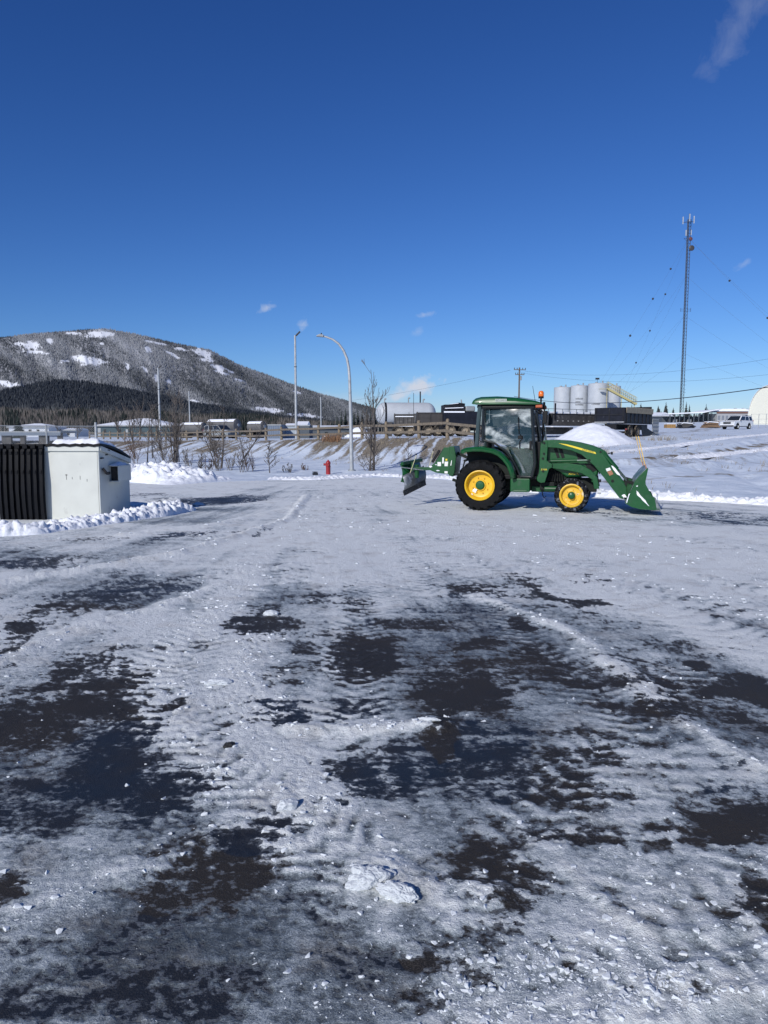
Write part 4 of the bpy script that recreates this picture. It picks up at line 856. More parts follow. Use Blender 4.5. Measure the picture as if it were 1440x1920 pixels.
# fork pocket
fp = empty('fork_pocket'); fp.parent = dump
b = MB(); y0, y1, z0, z1, xo = .45, 1.10, .68, 1.0, .19
b.box(.001, xo, y0, y1, z1-.02, z1).box(.001, xo, y0, y1, z0, z0+.02).box(xo-.02, xo, y0, y1, z0+.02, z1-.02); b.build('sleeve', dw, fp, bevel=.006)
MB().box(.003, xo-.022, y0+.10, y0+.12, z0+.022, z1-.022).build('opening_shade', rust, fp)  # dark plate standing in for the shade inside the hollow sleeve
fp2 = empty('fork_pocket'); fp2.parent = dump
b = MB(); b.box(-Wd-xo, -Wd-.001, y0, y1, z1-.02, z1).box(-Wd-xo, -Wd-.001, y0, y1, z0, z0+.02).box(-Wd-xo, -Wd-xo+.02, y0, y1, z0+.02, z1-.02); b.build('sleeve', dw, fp2)
b = MB(); b.tube([(.02, .10, .96), (.06, .12, .90), (.05, .22, .86), (.07, .30, .86)], .03, 6); b.build('latch', rust, dump); MB().box(.001, .03, .06, .16, 1.14, 1.165).build('bracket', rust, dump); MB().box(.001, .012, .30, .42, 1.2, 1.22).build('bracket', rust, dump)
MB().prism([(.31, Hf-.075), (.42, Hf-.09), (.42, Hf-.105), (.31, Hf-.09)], .046, .05, plane='yz').build('rim_slot', rust, dump)
for x, z, h_ in ((-.63, .80, .10), (-.52, .78, .04), (-.37, .79, .07), (-.24, .74, .05), (-.63, .84, .015)):
    MB().box(x-.004 if h_ > .02 else x-.02, x+.004 if h_ > .02 else x+.02, -.002, -.0005, z-h_/2, z+h_/2).build('rust_mark', rust, dump)
# closed right lid with lumps of snow
b = MB(); n = 9; V = []; F_ = []
for i in range(n+1):
    for j in range(7):
        x = -.98+1.02*i/n; t = j/6; V.append((x, -.05+(Dp+.04)*t, Hf+.03+(Hb-Hf)*t+.06*math.sin(math.pi*t)+(.018 if i % 2 else 0)))
for i in range(n):
    for j in range(6): F_.append((i*7+j, (i+1)*7+j, (i+1)*7+j+1, i*7+j+1))
o = MB().add(V, F_).build('closed_lid', dblk, dump); s_ = o.modifiers.new('solid', 'SOLIDIFY'); s_.thickness = .05
# hanging left lid with raised ribs
hl = empty('hanging_lid'); hl.parent = dump
x0, x1 = -Wd+.02, -1.0
V = []; F_ = []; n = 12
for i in range(2):
    for j in range(n+1):
        t = j/n; V.append(((x0, x1)[i], -.06-.045*math.sin(math.pi*t*.9)-.02*t, Hf+.01-t*1.40))
for j in range(n): F_.append((j, j+1, n+2+j, n+1+j))
o = MB().add(V, F_).build('panel', dblk, hl, smooth=True); s_ = o.modifiers.new('solid', 'SOLIDIFY'); s_.thickness = .02
for i in range(8):
    xr = x0+.045+(x1-x0-.09)*i/7; P = [(xr+random.uniform(-.004, .004), -.085-.045*math.sin(math.pi*t*.9)-.02*t, Hf+.01-t*1.40) for t in np.linspace(.05, .985, 12)]
    b = MB()
    for j in range(11): b.bar(P[j], P[j+1], .058, .03, up=(0, -1, 0))
    b.build('rib', dblk, hl)
    MB().box(xr-.022, xr+.022, -.128, -.07, Hf-.16, Hf-.10).build('rib_boss', dblk, hl, bevel=.006)
    MB().box(xr-.02, xr+.02, -.155, -.09, Hf-.52, Hf-.45).build('rib_boss', dblk, hl, bevel=.006)
b = MB(); b.box(x0, x1, -.10, .05, Hf-.005, Hf+.035)
for i in range(6): b.box(x0+.05+i*.15, x0+.14+i*.15, -.125, -.10, Hf-.05, Hf+.03)
b.build('hinge_rail', dblk, hl, bevel=.006)
def snow_cap(nm, x0, x1, y0, y1, zf, h, parent, nx=44, ny=26, seed=2):
    u = np.linspace(0, 1, nx); v = np.linspace(0, 1, ny); U, V_ = np.meshgrid(u, v, indexing='ij')
    X = x0+(x1-x0)*U; Y = y0+(y1-y0)*V_; e = np.minimum(np.minimum(U, 1-U)*(x1-x0), np.minimum(V_, 1-V_)*abs(y1-y0)); e = e+(fbm(X*6+seed, Y*6, 3, seed)-.5)*.12
    k = sst(0.0, .10, e); Z = np.vectorize(zf)(X, Y)+k*h*(.35+1.3*fbm(X*4, Y*4, 4, seed+3))-.012*(1-k)-.012
    J = np.arange(nx*ny).reshape(nx, ny); F = np.stack([J[:-1, :-1], J[1:, :-1], J[1:, 1:], J[:-1, 1:]], -1).reshape(-1, 4)
    return raw(nm, np.stack([X.ravel(), Y.ravel(), Z.ravel()], 1), F, snowp, parent, True)
snow_cap('lid_snow', -.93, .02, .01, Dp*.96, lambda x, y: Hf+.05+(Hb-Hf)*(y/Dp)+.06*math.sin(math.pi*max(0, min(1, y/Dp))), .085, dump)
snow_cap('pocket_snow', .01, xo+.01, y0-.01, y1, lambda x, y: z1+.012, .05, dump, 16, 30, 7)

# ------------------------------------------------------------------ rail fence along the bank
wood = mat('weathered_rail', (.16, .135, .105), .85, var=.3, scale=9, bump=.4, bscale=25)
wood2 = mat('weathered_post', (.21, .17, .12), .85, var=.3, scale=9, bump=.4, bscale=25)
fpx = [(955, 36.2), (897, 37.4), (839, 39), (786, 40.8), (725, 43), (679, 45.4), (636, 48), (597, 50.6), (560, 53), (528, 55.6), (499, 58.5), (470, 61.5), (443, 64.5), (418, 67.3), (394, 70), (371, 72.6), (350, 75), (330, 77.2), (311, 79.4), (294, 81.4), (278, 83.2), (263, 85), (248, 86.8), (234, 88.4), (221, 90), (207, 91.6), (194, 93), (181, 94.5), (168, 96)]
fence = empty('rail_fence', (0, 0, 0), 0, 'weathered wooden two rail fence along the top of the bank', 'fence')
FP = []
for px, Y in fpx:
    d = at(px, 820, Y); FP.append((d.x, d.y, hz(d.x, d.y)))
postme = None
for i, (x, y, z) in enumerate(FP):
    o = MB().cyl((0, 0, -.25), (0, 0, .94), .105, .098, 9).lathe([(.098, .94), (.07, .985), (.001, 1.0)], 9).build('post', wood2, fence, smooth=True)
    o.location = (x, y, z); o.rotation_euler = (random.uniform(-.02, .02), random.uniform(-.03, .03), random.random())
    if i+1 < len(FP):
        x1, y1, zb = FP[i+1]
        for hh_ in (.36, .76):
            d = Vector((x1-x, y1-y, 0)).normalized(); off = Vector((-d.y, d.x, 0))*.09
            MB().bar((x+off.x, y+off.y, z+hh_+random.uniform(-.02, .02)), (x1+off.x, y1+off.y, zb+hh_+random.uniform(-.02, .02)), .07, .135).build('rail', wood, fence)

# ------------------------------------------------------------------ lamp posts, hydrant
galv = mat('galvanised', (.42, .44, .45), .5, .3, var=.12, scale=4, dirt=((.28, .30, .31), .38, 5))
galv_d = mat('galvanised_dull', (.30, .32, .33), .6, .2, var=.15, scale=4)
lampd = mat('lamp_dark', (.02, .022, .026), .4)
g = at(659.5, 887, 30.3); zb = hz(g.x, g.y)
sl = empty('street_lamp', (g.x, g.y, zb), 0, 'curved grey street lamp standing by the fire hydrant', 'street lamp')
path = [(0, 0, 0)]
for px, py in ((658.5, 820), (657, 760), (655.5, 710), (654, 690), (650.5, 672), (644, 657), (635, 644.5), (624, 636.5), (612, 631.8), (604, 630)):
    q_ = at(px, py, 30.3); path.append((q_.x-g.x, 0, q_.z-zb))
MB().tube(path, [.085, .075, .065, .058, .055, .052, .05, .046, .042, .038, .034], 12).build('pole', galv, sl, smooth=True)
e_ = Vector(path[-1]); MB().prism([(e_.x+.06, e_.z+.05), (e_.x-.10, e_.z+.07), (e_.x-.22, e_.z+.02), (e_.x-.24, e_.z-.02), (e_.x+.06, e_.z-.05)], -.09, .09).build('lamp_head', galv_d, sl, bevel=.02)
MB().cyl((e_.x-.03, 0, e_.z+.06), (e_.x-.03, 0, e_.z+.12), .025).build('photocell', lampd, sl)
MB().cyl((0, 0, -.1), (0, 0, .05), .15, n=12).build('base_plate', galv_d, sl)
def floodpole(px, ybase, ytop, Y, wpx, label, head=True):
    a_ = at(px, ybase, Y); z0 = hz(a_.x, a_.y); t_ = at(px, ytop, Y); o = empty('flood_light_pole', (a_.x, a_.y, z0), 0, label, 'light pole', 'straight flood light poles in the yard')
    h_ = t_.z-z0; r0 = px2m(wpx, Y)/2
    MB().cyl((0, 0, -.3), (0, 0, h_), r0, r0*.72, 12).build('pole', galv, o, smooth=True)
    k = h_*.028; MB().bar((.3*k, 0, h_-.1*k), (1.75*k, 0, h_+1.35*k), .9*k, .5*k, up=(-1, 0, 1)).build('lamp_head', lampd, o, bevel=.02)
    MB().bar((0, 0, h_-.2*k), (.5*k, 0, h_+.1*k), .2*k, .2*k).build('bracket', lampd, o)
    if wpx > 4:
        MB().cyl((0, 0, h_*.70), (0, 0, h_*.705), r0*1.15, n=10).build('band', lampd, o)
    return o
floodpole(555.5, 818, 629, 58, 5.0, 'tallest straight flood light pole, left of the curved street lamp')
floodpole(300.5, 822, 690, 84, 4.2, 'straight flood light pole in front of the mountain, above the teal building')
floodpole(356, 800, 733, 140, 2.6, 'thin flood light pole behind the grey tank trailers on the left')
floodpole(602, 806, 744, 150, 2.4, 'small distant flood light pole between the tall pole and curved street lamp')
g = at(615.5, 892, 29.2); zb = hz(g.x, g.y)
hy = empty('fire_hydrant', (g.x, g.y, zb), 0, 'red fire hydrant in the snow beside the curved street lamp', 'fire hydrant')
red = mat('hydrant_red', (.32, .02, .025), .45, var=.2, dirt=((.12, .02, .02), .3, 9))
MB().lathe([(.09, -.1), (.09, .30), (.105, .31), (.105, .335), (.085, .34), (.085, .42), (.10, .43), (.10, .45), (.08, .50), (.035, .535), (.03, .57), (.001, .575)], 16).build('barrel', red, hy, smooth=True)
MB().cyl((-.16, 0, .39), (0, 0, .39), .045, n=10).cyl((0, -.14, .37), (0, 0, .37), .05, n=10).build('outlet', red, hy)
MB().cyl((-.18, 0, .39), (-.155, 0, .39), .055, n=8).build('outlet_cap', red, hy)
g = at(591, 894, 28.6); o = empty('valve_box', (g.x, g.y, hz(g.x, g.y)), .3, 'small dark box on the snow left of the hydrant', 'box')
MB().prism([(-.09, -.05), (.09, -.05), (.10, .10), (.0, .13), (-.10, .09)], -.09, .09).build('body', lampd, o, bevel=.01); MB().box(-.11, .09, -.10, .08, .125, .14).build('lid', galv_d, o)

# ------------------------------------------------------------------ chain link fence on the left
cl = empty('chain_link_fence', (0, 0, 0), 0, 'chain link fence with a steel end post behind the dumpster', 'fence')
pe = at(180.5, 830, 27); ps = at(-120, 832, 24); ze = at(180, 792, 27).z
MB().cyl((pe.x, pe.y, -.1), (pe.x, pe.y, ze), .04, n=10).build('end_post', galv, cl)
dv = Vector((ps.x-pe.x, ps.y-pe.y, 0)); Lf = dv.length; dv.normalize(); zt = ze-.1
for k in range(1, 4):
    q_ = Vector((pe.x, pe.y, 0))+dv*(Lf*k/3); MB().cyl((q_.x, q_.y, 0), (q_.x, q_.y, zt), .028, n=8).build('post', galv_d, cl)
MB().cyl((pe.x, pe.y, zt-.04), (ps.x, ps.y, zt-.04), .018, n=6).build('top_rail', galv_d, cl)
b = MB(); stp = .075; hh_ = zt-.06
for k in range(int((Lf+hh_)/stp)):
    for sg in (1, -1):
        s0 = k*stp-(hh_ if sg > 0 else 0); s1 = s0+(hh_*sg if sg > 0 else -hh_); za, zc_ = .05, hh_
        if sg > 0: s0, s1 = k*stp-hh_, k*stp
        else: s0, s1 = k*stp, k*stp-hh_
        # clip to the run
        def cl_(s_, z_, s2, z2):
            if s_ < 0: z_ += (z2-z_)*(0-s_)/(s2-s_); s_ = 0
            if s_ > Lf: z_ += (z2-z_)*(Lf-s_)/(s2-s_); s_ = Lf
            return s_, z_
        if max(s0, s1) <= 0 or min(s0, s1) >= Lf or abs(s0-s1) < 1e-6: continue
        A_ = cl_(s0, za, s1, zc_); B_ = cl_(s1, zc_, s0, za)
        if abs(A_[0]-B_[0]) < .03: continue
        P0 = Vector((pe.x, pe.y, A_[1]))+dv*A_[0]; P1 = Vector((pe.x, pe.y, B_[1]))+dv*B_[0]; b.tube([P0, P1], .0032, 3, False)
b.build('wire_mesh', galv_d, cl)

# ------------------------------------------------------------------ bare trees and shrubs
bark = mat('bark_grey_brown', (.095, .082, .072), .9, var=.35, scale=14, bump=.4, bscale=40)
bark2 = mat('bark_red_brown', (.12, .075, .055), .9, var=.35, scale=14)
bark3 = mat('bark_pale', (.15, .135, .12), .9, var=.3, scale=10)
def grow(b, p, d, l, r, depth, rs, spread, upb, minr, kids):
    n = 4 if depth > 0 else 3; P = [p]; q_ = p.copy(); dd = d.copy(); rad = [r]
    for i in range(n):
        dd = (dd+Vector((rs.uniform(-1, 1), rs.uniform(-1, 1), rs.uniform(-.4, .7)*upb))*.16).normalized(); q_ = q_+dd*(l/n); P.append(q_.copy()); rad.append(max(minr, r*(1-.75*(i+1)/n)))
    b.tube(P, rad, 5 if r > .02 else 3, False)
    if depth <= 0: return
    for i in range(kids):
        t = rs.uniform(.22, .98); k = min(n-1, int(t*n)); o = P[k].lerp(P[k+1], t*n-k); a = rs.uniform(0, 6.283)
        side = Vector((math.cos(a), math.sin(a), 0)); nd = (dd*(1-spread)+side*spread+Vector((0, 0, .35*upb))).normalized()
        grow(b, o, nd, l*rs.uniform(.3, .6)*(1.15-.6*t), max(minr, r*(.55-.25*t)), depth-1, rs, spread, upb, minr, max(3, kids-1))
def tree(name, px, py, Y, h, label, cat='tree', stems=1, r=.05, lean=(0, 0), m=bark, depth=3, kids=6, spread=.55, seed=1, stem_spread=.15, group=None, minr=.0075, upb=1.0):
    g = at(px, py, Y); z = hz(g.x, g.y); o = empty(name, (g.x, g.y, z-.04), 0, label, cat, group); rs = random.Random(seed)
    for s in range(stems):
        tb = MB(); a = rs.uniform(0, 6.283); d = Vector((lean[0]+math.cos(a)*stem_spread*(stems > 1), lean[1]+math.sin(a)*stem_spread*(stems > 1), 1)).normalized()
        hh = h*(1 if s == 0 else rs.uniform(.6, .98)); P = [Vector((rs.uniform(-.05, .05)*(stems > 1)*3, rs.uniform(-.1, .1)*(stems > 1), 0))]; rad = [r*(1 if s == 0 else .7)]; dd = d.copy()
        for i in range(8):
            dd = (dd+Vector((rs.uniform(-.06, .06), rs.uniform(-.06, .06), .05))).normalized(); P.append(P[-1]+dd*hh/8); rad.append(max(minr, rad[0]*(1-.92*(i+1)/8)))
        tb.tube(P, rad, 7, False); tb.build('trunk', m, o, smooth=True)
        cb = MB()
        for i in range(kids*2+4):
            t = rs.uniform(.10, .97); k = min(7, int(t*8)); q_ = P[k].lerp(P[k+1], t*8-k); a = rs.uniform(0, 6.283)
            nd = (Vector((math.cos(a), math.sin(a), 0))*spread+Vector((0, 0, 1))*(1-spread*.55)*upb).normalized()
            grow(cb, q_, nd, hh*rs.uniform(.20, .40)*(1.2-t*.8), max(minr, rad[k]*.42), depth-2, rs, spread*.8, upb, minr, max(3, kids-3))
        cb.build('crown', m, o)
    return o
tree('bare_tree', 326, 869, 37, 3.6, 'tallest bare multi stemmed tree clump behind the snow heap', stems=4, r=.055, seed=3, spread=.5, stem_spread=.2, kids=8)
tree('bare_tree', 276, 856, 38, 2.7, 'slim bare tree growing just right of the dumpster', r=.035, seed=5, spread=.55)
tree('bare_tree', 410, 890, 32.5, 2.7, 'spreading bare tree alone on the bank between snow heap and hydrant', r=.05, seed=8, spread=.75, stems=2, stem_spread=.35, kids=7)
tree('bare_tree', 506, 896, 29.5, 1.35, 'short twiggy bare tree left of the hydrant', r=.022, seed=12, spread=.8, kids=8, m=bark)
tree('bare_tree', 697, 887, 30.5, 4.15, 'tall bare tree with two stems right of the curved street lamp', stems=2, r=.055, lean=(.035, 0), seed=19, spread=.5, stem_spread=.09, kids=8)
for i, (px, py, Y, h, st_, lb) in enumerate(((338, 862, 39, 3.4, 2, 'bare tree close behind the tallest tree clump, on its right'), (312, 866, 38, 2.9, 2, 'bare tree close behind the tallest tree clump, on its left'), (252, 850, 42, 3.2, 2, 'bare tree rising straight behind the dumpster corner'), (286, 846, 43, 3.0, 1, 'slender bare tree between dumpster tree and the tall clump'), (404, 868, 37, 2.2, 2, 'bare tree behind the spreading tree on the bank'))):
    tree('bare_tree', px, py, Y, h, lb, stems=st_, r=.04, seed=140+i, spread=.5, stem_spread=.14, kids=8)
tree('shrub', 690, 888, 30.2, 1.1, 'spreading bare shrub at the foot of the two stemmed tree', 'shrub', stems=5, r=.016, seed=23, spread=.8, stem_spread=.8, kids=5, depth=2)
tree('sapling', 766, 862, 33, 1.15, 'thin bare sapling on the white bank above the rear blade', 'sapling', r=.014, seed=29, spread=.6, kids=5, depth=2)
tree('leaning_tree', 455, 860, 42, 2.6, 'bare tree leaning right on the bank below the tank trailers', r=.05, lean=(.85, 0), seed=31, spread=.6, kids=6)
tree('leaning_tree', 458, 862, 41.5, 1.9, 'smaller bare stem leaning left on the bank', r=.03, lean=(-.25, 0), seed=37, spread=.6, kids=5)
for i, (px, py, Y, h, lb) in enumerate(((320, 876, 34, 1.1, 'bushy shrub at the foot of the tallest tree clump'), (408, 893, 31, .7, 'low twigs at the foot of the spreading bare tree'), (470, 894, 30.5, .9, 'thin stemmed shrub between upright shrub and short tree'), (352, 884, 33, 1.0, 'twiggy shrub right of the tree clump above the snow heap'), (375, 893, 31, .8, 'low twiggy shrub at the right end of the snow heap'), (392, 892, 31.5, .75, 'twiggy shrub left of the spreading bare tree'), (432, 894, 31, .9, 'twiggy shrub right of the spreading bare tree'), (455, 896, 30, 1.25, 'upright many stemmed shrub between spreading tree and short tree'), (255, 862, 37, 1.5, 'pale shrub against the back of the dumpster'), (300, 866, 36, 1.4, 'bushy shrub left of the tree clump'), (540, 893, 30, .45, 'tiny twigs in the snow right of the short tree'), (570, 890, 31, .35, 'tiny twigs in the snow left of the valve box'))):
    tree('shrub', px, py, Y, h, lb, 'shrub', stems=6, r=.012, seed=50+i, spread=.55, stem_spread=.35, kids=4, depth=2, m=(bark3, bark, bark2)[i % 3])
# dry grass
def grass_tufts(name, X, Y, hgt_lo, hgt_hi, label, col_m, per=6, wd=.012, seed=0, lean=.5):
    rs = np.random.default_rng(seed); n = len(X)*per; X = np.repeat(X, per)+rs.normal(0, .07, n); Y = np.repeat(Y, per)+rs.normal(0, .07, n); Z = hgt(X, Y)-.03
    h = rs.uniform(hgt_lo, hgt_hi, n); a = rs.uniform(0, 6.283, n); lx = np.cos(a)*h*lean*rs.random(n)+h*.25; ly = np.sin(a)*h*lean*rs.random(n); w_ = wd*rs.uniform(.6, 1.4, n); b_ = rs.uniform(0, 6.283, n); dx = np.cos(b_)*w_; dy = np.sin(b_)*w_
    V = np.empty((n, 5, 3)); V[:, 0] = np.stack([X-dx, Y-dy, Z], 1); V[:, 1] = np.stack([X+dx, Y+dy, Z], 1); V[:, 2] = np.stack([X+dx*.7+lx*.4, Y+dy*.7+ly*.4, Z+h*.6], 1); V[:, 3] = np.stack([X-dx*.7+lx*.4, Y-dy*.7+ly*.4, Z+h*.6], 1); V[:, 4] = np.stack([X+lx, Y+ly, Z+h], 1)
    k = np.arange(n)[:, None]*5; F = np.concatenate([k+np.array([[0, 1, 2]]), k+np.array([[0, 2, 3]]), k+np.array([[3, 2, 4]])])
    return tag(raw(name, V.reshape(-1, 3), F, col_m), label, 'grass', kind='stuff')
straw = mat('dry_grass', (.24, .205, .15), .85, var=.4, scale=.8)
rust_g = mat('rusty_grass', (.22, .125, .07), .85, var=.35, scale=1.2)
X = rng.uniform(-34, 5, 26000); Yg = interp(X, CR_X, CR_Y)+rng.normal(-3.0, 3.4, 26000); stg = .6*fbm(X*4.2-Yg*.75, Yg*.33, 4, 61, .6)+.4*fbm(X*.8-Yg*.14, Yg*.22, 3, 62); patchy = fbm(X*.35+9, Yg*.35, 3, 71)
keep = (stg > .52-.18*np.exp(-((Yg-interp(X, CR_X, CR_Y))/1.2)**2)) & (patchy > .38) & (X/Yg < .14); X = X[keep][:2400]; Yg = Yg[keep][:2400]
grass_tufts('bank_grass', X, Yg, .05, .18, 'dry tan grass along the top of the snowy bank', straw, 4, .009, 1)
X = rng.uniform(-3.9, -2.7, 70); Yg = interp(X, CR_X, CR_Y)+rng.normal(-.8, .5, 70); grass_tufts('rusty_brush', X, Yg, .15, .5, 'patch of rusty brown brush at the bank top near the fence', rust_g, 8, .012, 2)
X = rng.uniform(3, 30, 2600); Yg = rng.uniform(20, 70, 2600); t_ = X/Yg; keep = (t_ > .17) & (t_ < .56) & (Yg > lot_edge(X)+2) & (fbm(X*.5, Yg*.25, 3, 81) > .5); X = X[keep]; Yg = Yg[keep]
grass_tufts('field_grass', X, Yg, .05, .22, 'sparse dry stalks poking through the snowy field on the right', straw, 4, .007, 3)
X = np.concatenate([rng.normal(11.4, .18, 26), rng.normal(8.3, .5, 30), rng.normal(20, 1.0, 30)]); Yg = np.concatenate([rng.normal(39.5, .3, 26), rng.normal(40.5, .5, 30), rng.normal(55, 1, 30)]); grass_tufts('mound_grass', X, Yg, .12, .4, 'straw coloured tufts at the foot of the snow mound', straw, 9, .01, 4)

# ------------------------------------------------------------------ yard vehicles and tanks
tr_dark = mat('truck_black', (.010, .011, .015), .55, spec=.25, var=.3, scale=3, dirt=((.04, .042, .05), .34, 2.5))
tr_navy = mat('truck_navy', (.007, .009, .017), .5, spec=.25, var=.3, scale=3, dirt=((.05, .055, .07), .3, 2.5))
tr_grey = mat('truck_grimy', (.055, .053, .052), .7, var=.35, scale=2.5, dirt=((.18, .17, .165), .36, 2))
tan = mat('plywood_tan', (.36, .30, .20), .8, var=.2, scale=5)
tank_w = mat('tank_white', (.42, .45, .48), .5, var=.08, scale=.8, dirt=((.38, .40, .43), .34, 1.2))
roof_snow = snow_mat('roof_snow', (.82, .85, .9), 2, .3, .05)
mudtyre = mat('truck_tyre', (.014, .014, .014), .85, spec=.15, var=.4, scale=4, dirt=((.17, .14, .105), .46, 3))
mudrim = mat('truck_rim', (.28, .235, .175), .75, var=.4, scale=6)
pane_m = mat('window_dark', (.02, .025, .03), .12, spec=.7)
def yard(name, px, py, Y, rz, label, cat, group=None):
    g = at(px, py, Y); return empty(name, (g.x, g.y, hz(g.x, g.y)), rz, label, cat, group)
def truck_wheel(par, x, y, s, r=.52, wd=.3):
    w_ = empty('wheel'); w_.parent = par; w_.location = (x, y, r)
    MB().lathe([(r*.56, -wd/2), (r*.9, -wd/2), (r, -wd*.36), (r, wd*.36), (r*.9, wd/2), (r*.56, wd/2)], 20, axis='y').build('tyre', mudtyre, w_, smooth=True)
    MB().lathe([(r*.58, s*wd*.42), (r*.5, s*wd*.42), (r*.46, s*wd*.1), (r*.24, s*wd*.12), (r*.2, s*wd*.4), (.001, s*wd*.42)], 16, axis='y').build('rim', mudrim, w_, smooth=True)
# black tipping trailer on the right
def dump_trailer():
    c = at(1172, 800, 60.5); rz = math.atan2(.79, .615); o = empty('dump_trailer', (c.x, c.y, hz(c.x, c.y)-.08), rz, 'black dump trailer with tan top board parked behind the snow mound', 'trailer')
    zb, zt, L_, W_ = 1.30, 2.52, 6.6, 2.6
    b = MB(); b.box(0, L_, 0, .06, zb, zt-.02).box(0, L_, W_-.06, W_, zb, zt).box(.05, L_-.05, .06, W_-.06, zb, zb+.1).box(L_-.06, L_, .06, W_-.06, zb, zt+.25); b.build('box', tr_dark, o, bevel=.01)
    tg = MB().box(-.07, -.005, .02, W_-.02, zb-.02, zt+.02).build('tailgate', tr_navy, o, bevel=.01)
    MB().box(-.13, -.075, .05, W_-.05, zb+.02, zb+.10).build('tailgate_bar', mat('frosted_bar', (.30, .31, .33), .7, var=.3, scale=6), tg); MB().box(-.12, -.075, .05, W_-.05, zb+.62, zb+.70).build('tailgate_bar', tr_dark, tg)
    for k in range(3): MB().box(-.11, -.075, .1+k*1.16, .2+k*1.16, zb+.11, zt).build('tailgate_rib', tr_dark, tg)
    for k in range(7): MB().box(.3+k*.95, .42+k*.95, -.05, -.002, zb+.02, zt-.3).build('side_rib', tr_dark, o)
    MB().prism([(-.07, zt-.42), (-.10, zt+.02), (-.05, zt+.05), (-.06, zt-.42)], .05, L_, plane='yz').build('top_board', tan, o)
    MB().box(.0, L_, -.06, -.003, zb-.08, zb).build('lower_rail', tr_dark, o)
    MB().box(.2, L_+1.2, .8, 1.8, .75, 1.22).build('frame', tr_dark, o)
    for x in (1.15, 2.75):
        for y, s in ((.08, -1), (2.44, 1)): truck_wheel(o, x, y, s, .58, .36)
    MB().box(.5, 2.9, .3, 2.3, .45, .62).build('axles', tr_dark, o)
    MB().prism([(3.7, 1.15), (4.3, 1.1), (8.1, .32), (8.1, .16), (5.0, .12), (4.2, .3)], -.02, .02).build('mud_skirt', tr_dark, o)
    b = MB()
    for k in range(7): b.box(6.75+k*.26, 6.82+k*.26, -.02, .03, .35, 1.7)
    for z in (.35, .7, 1.05, 1.4, 1.68): b.box(6.70, 8.45, -.04, -.021, z, z+.07)
    b.build('ladder_rack', galv_d, o); MB().box(6.3, 7.7, -.1, .5, .16, .24).build('step_plate', tr_grey, o)
    MB().box(6.3, 7.7, -.1, .5, .243, .29).build('step_snow', roof_snow, o); MB().box(.25, .55, -.02, .06, .72, .84).build('marker_lamp', mat('tail_red', (.3, .03, .03), .4), o)
dump_trailer()
# long grimy flat trailer with railings
def rail_trailer():
    a_ = at(1000, 800, 62); c = at(1118, 800, 66); d = c-a_; d.z = 0; Lx = d.length; o = empty('lowbed_trailer', (a_.x, a_.y, hz(a_.x, a_.y)), math.atan2(d.y, d.x), 'long grimy grey trailer with snowy railed deck beside the black dump trailer', 'trailer')
    s = Lx; MB().box(-.4, s, 0, .08, 1.02, 2.02).build('side_wall', tr_grey, o, bevel=.01)
    MB().box(-.4, s, .081, 2.4, 1.80, 1.9).build('deck', tr_grey, o); MB().box(-.38, s-.02, .10, 2.38, 1.905, 2.22).build('deck_snow', roof_snow, o, bevel=.05)
    MB().box(-.4, s, -.03, -.002, 1.98, 2.06).build('top_rail', tr_dark, o); MB().box(-.4, s, .0, .06, 2.42, 2.47).build('guard_rail', galv_d, o)
    for k in range(9): MB().box(k*s/9, k*s/9+.05, .01, .05, 2.03, 2.42).build('rail_post', galv_d, o)
    for k in range(11): MB().box(.2+k*s/12, .33+k*s/12, -.012, -.001, 1.42, 1.46).build('reflector', white_d, o)
    for k, h_ in ((.95, 2.95), (2.35, 2.92)): MB().box(k, k+.12, -.10, -.032, 1.55, h_).build('stake', tr_dark, o)
    MB().box(-.4, s*.55, -.5, 1.5, .78, .9).build('lower_deck', tr_dark, o); MB().box(-.2, s*.2, -.48, -.1, .905, .98).build('deck_snow', roof_snow, o); MB().box(s*.24, s*.5, -.48, -.1, .905, .98).build('deck_snow', roof_snow, o)
    MB().box(-.4, s*.9, .2, 2.2, .3, .78).build('underframe', tr_grey, o)
rail_trailer()
# vehicles behind the fence
def tip_box(px0, px1, yt, yb, Y, label, m, nrib, wheels, rz=.0, rim=True):
    a_ = at(px0, 812, Y); wd = px2m(px1-px0, Y); o = empty('tipping_trailer', (a_.x, a_.y, hz(a_.x, a_.y)), rz, label, 'trailer'); z0 = hz(a_.x, a_.y)
    zt = at(px0, yt, Y).z-z0; zb = at(px0, yb, Y).z-z0; D_ = 2.4
    b = MB(); b.box(0, wd, 0, .06, zb, zt).box(0, wd, D_-.06, D_, zb, zt).box(0, .06, .06, D_-.06, zb, zt).box(wd-.06, wd, .06, D_-.06, zb, zt).box(.06, wd-.06, .06, D_-.06, zb, zb+.08); b.build('box', m, o, bevel=.01)
    for k in range(nrib+1): MB().box(k*(wd-.1)/nrib, k*(wd-.1)/nrib+.1, -.05, -.002, zb, zt+(.08 if k in (0, nrib) else -.05)).build('rib', m, o)
    MB().box(-.02, wd+.02, -.06, .0, zt-.06, zt+.03).build('top_rail', m, o)
    if rim: MB().box(.1, wd-.1, -.07, -.061, zt-.22, zt-.14).build('snow_line', roof_snow, o); MB().box(.15, wd-.15, -.09, -.051, zb+.01, zb+.06).build('ledge_snow', roof_snow, o)
    MB().box(-.1, wd+.1, .5, 1.9, zb-.42, zb-.02).build('frame', tr_dark, o)
    for x in wheels:
        for y, s in ((.1, -1), (2.2, 1)): truck_wheel(o, x*wd, y, s, .5, .32)
    for k in range(3): MB().box(.2+k*wd/3, .5+k*wd/3, .1, .4, zb-.7, zb-.4).build('tool_box', tr_grey, o, bevel=.03)
tip_box(739, 778, 777, 800, 64, 'grimy tipping trailer in front of the white tank, behind the fence', tr_grey, 5, (.2, .75))
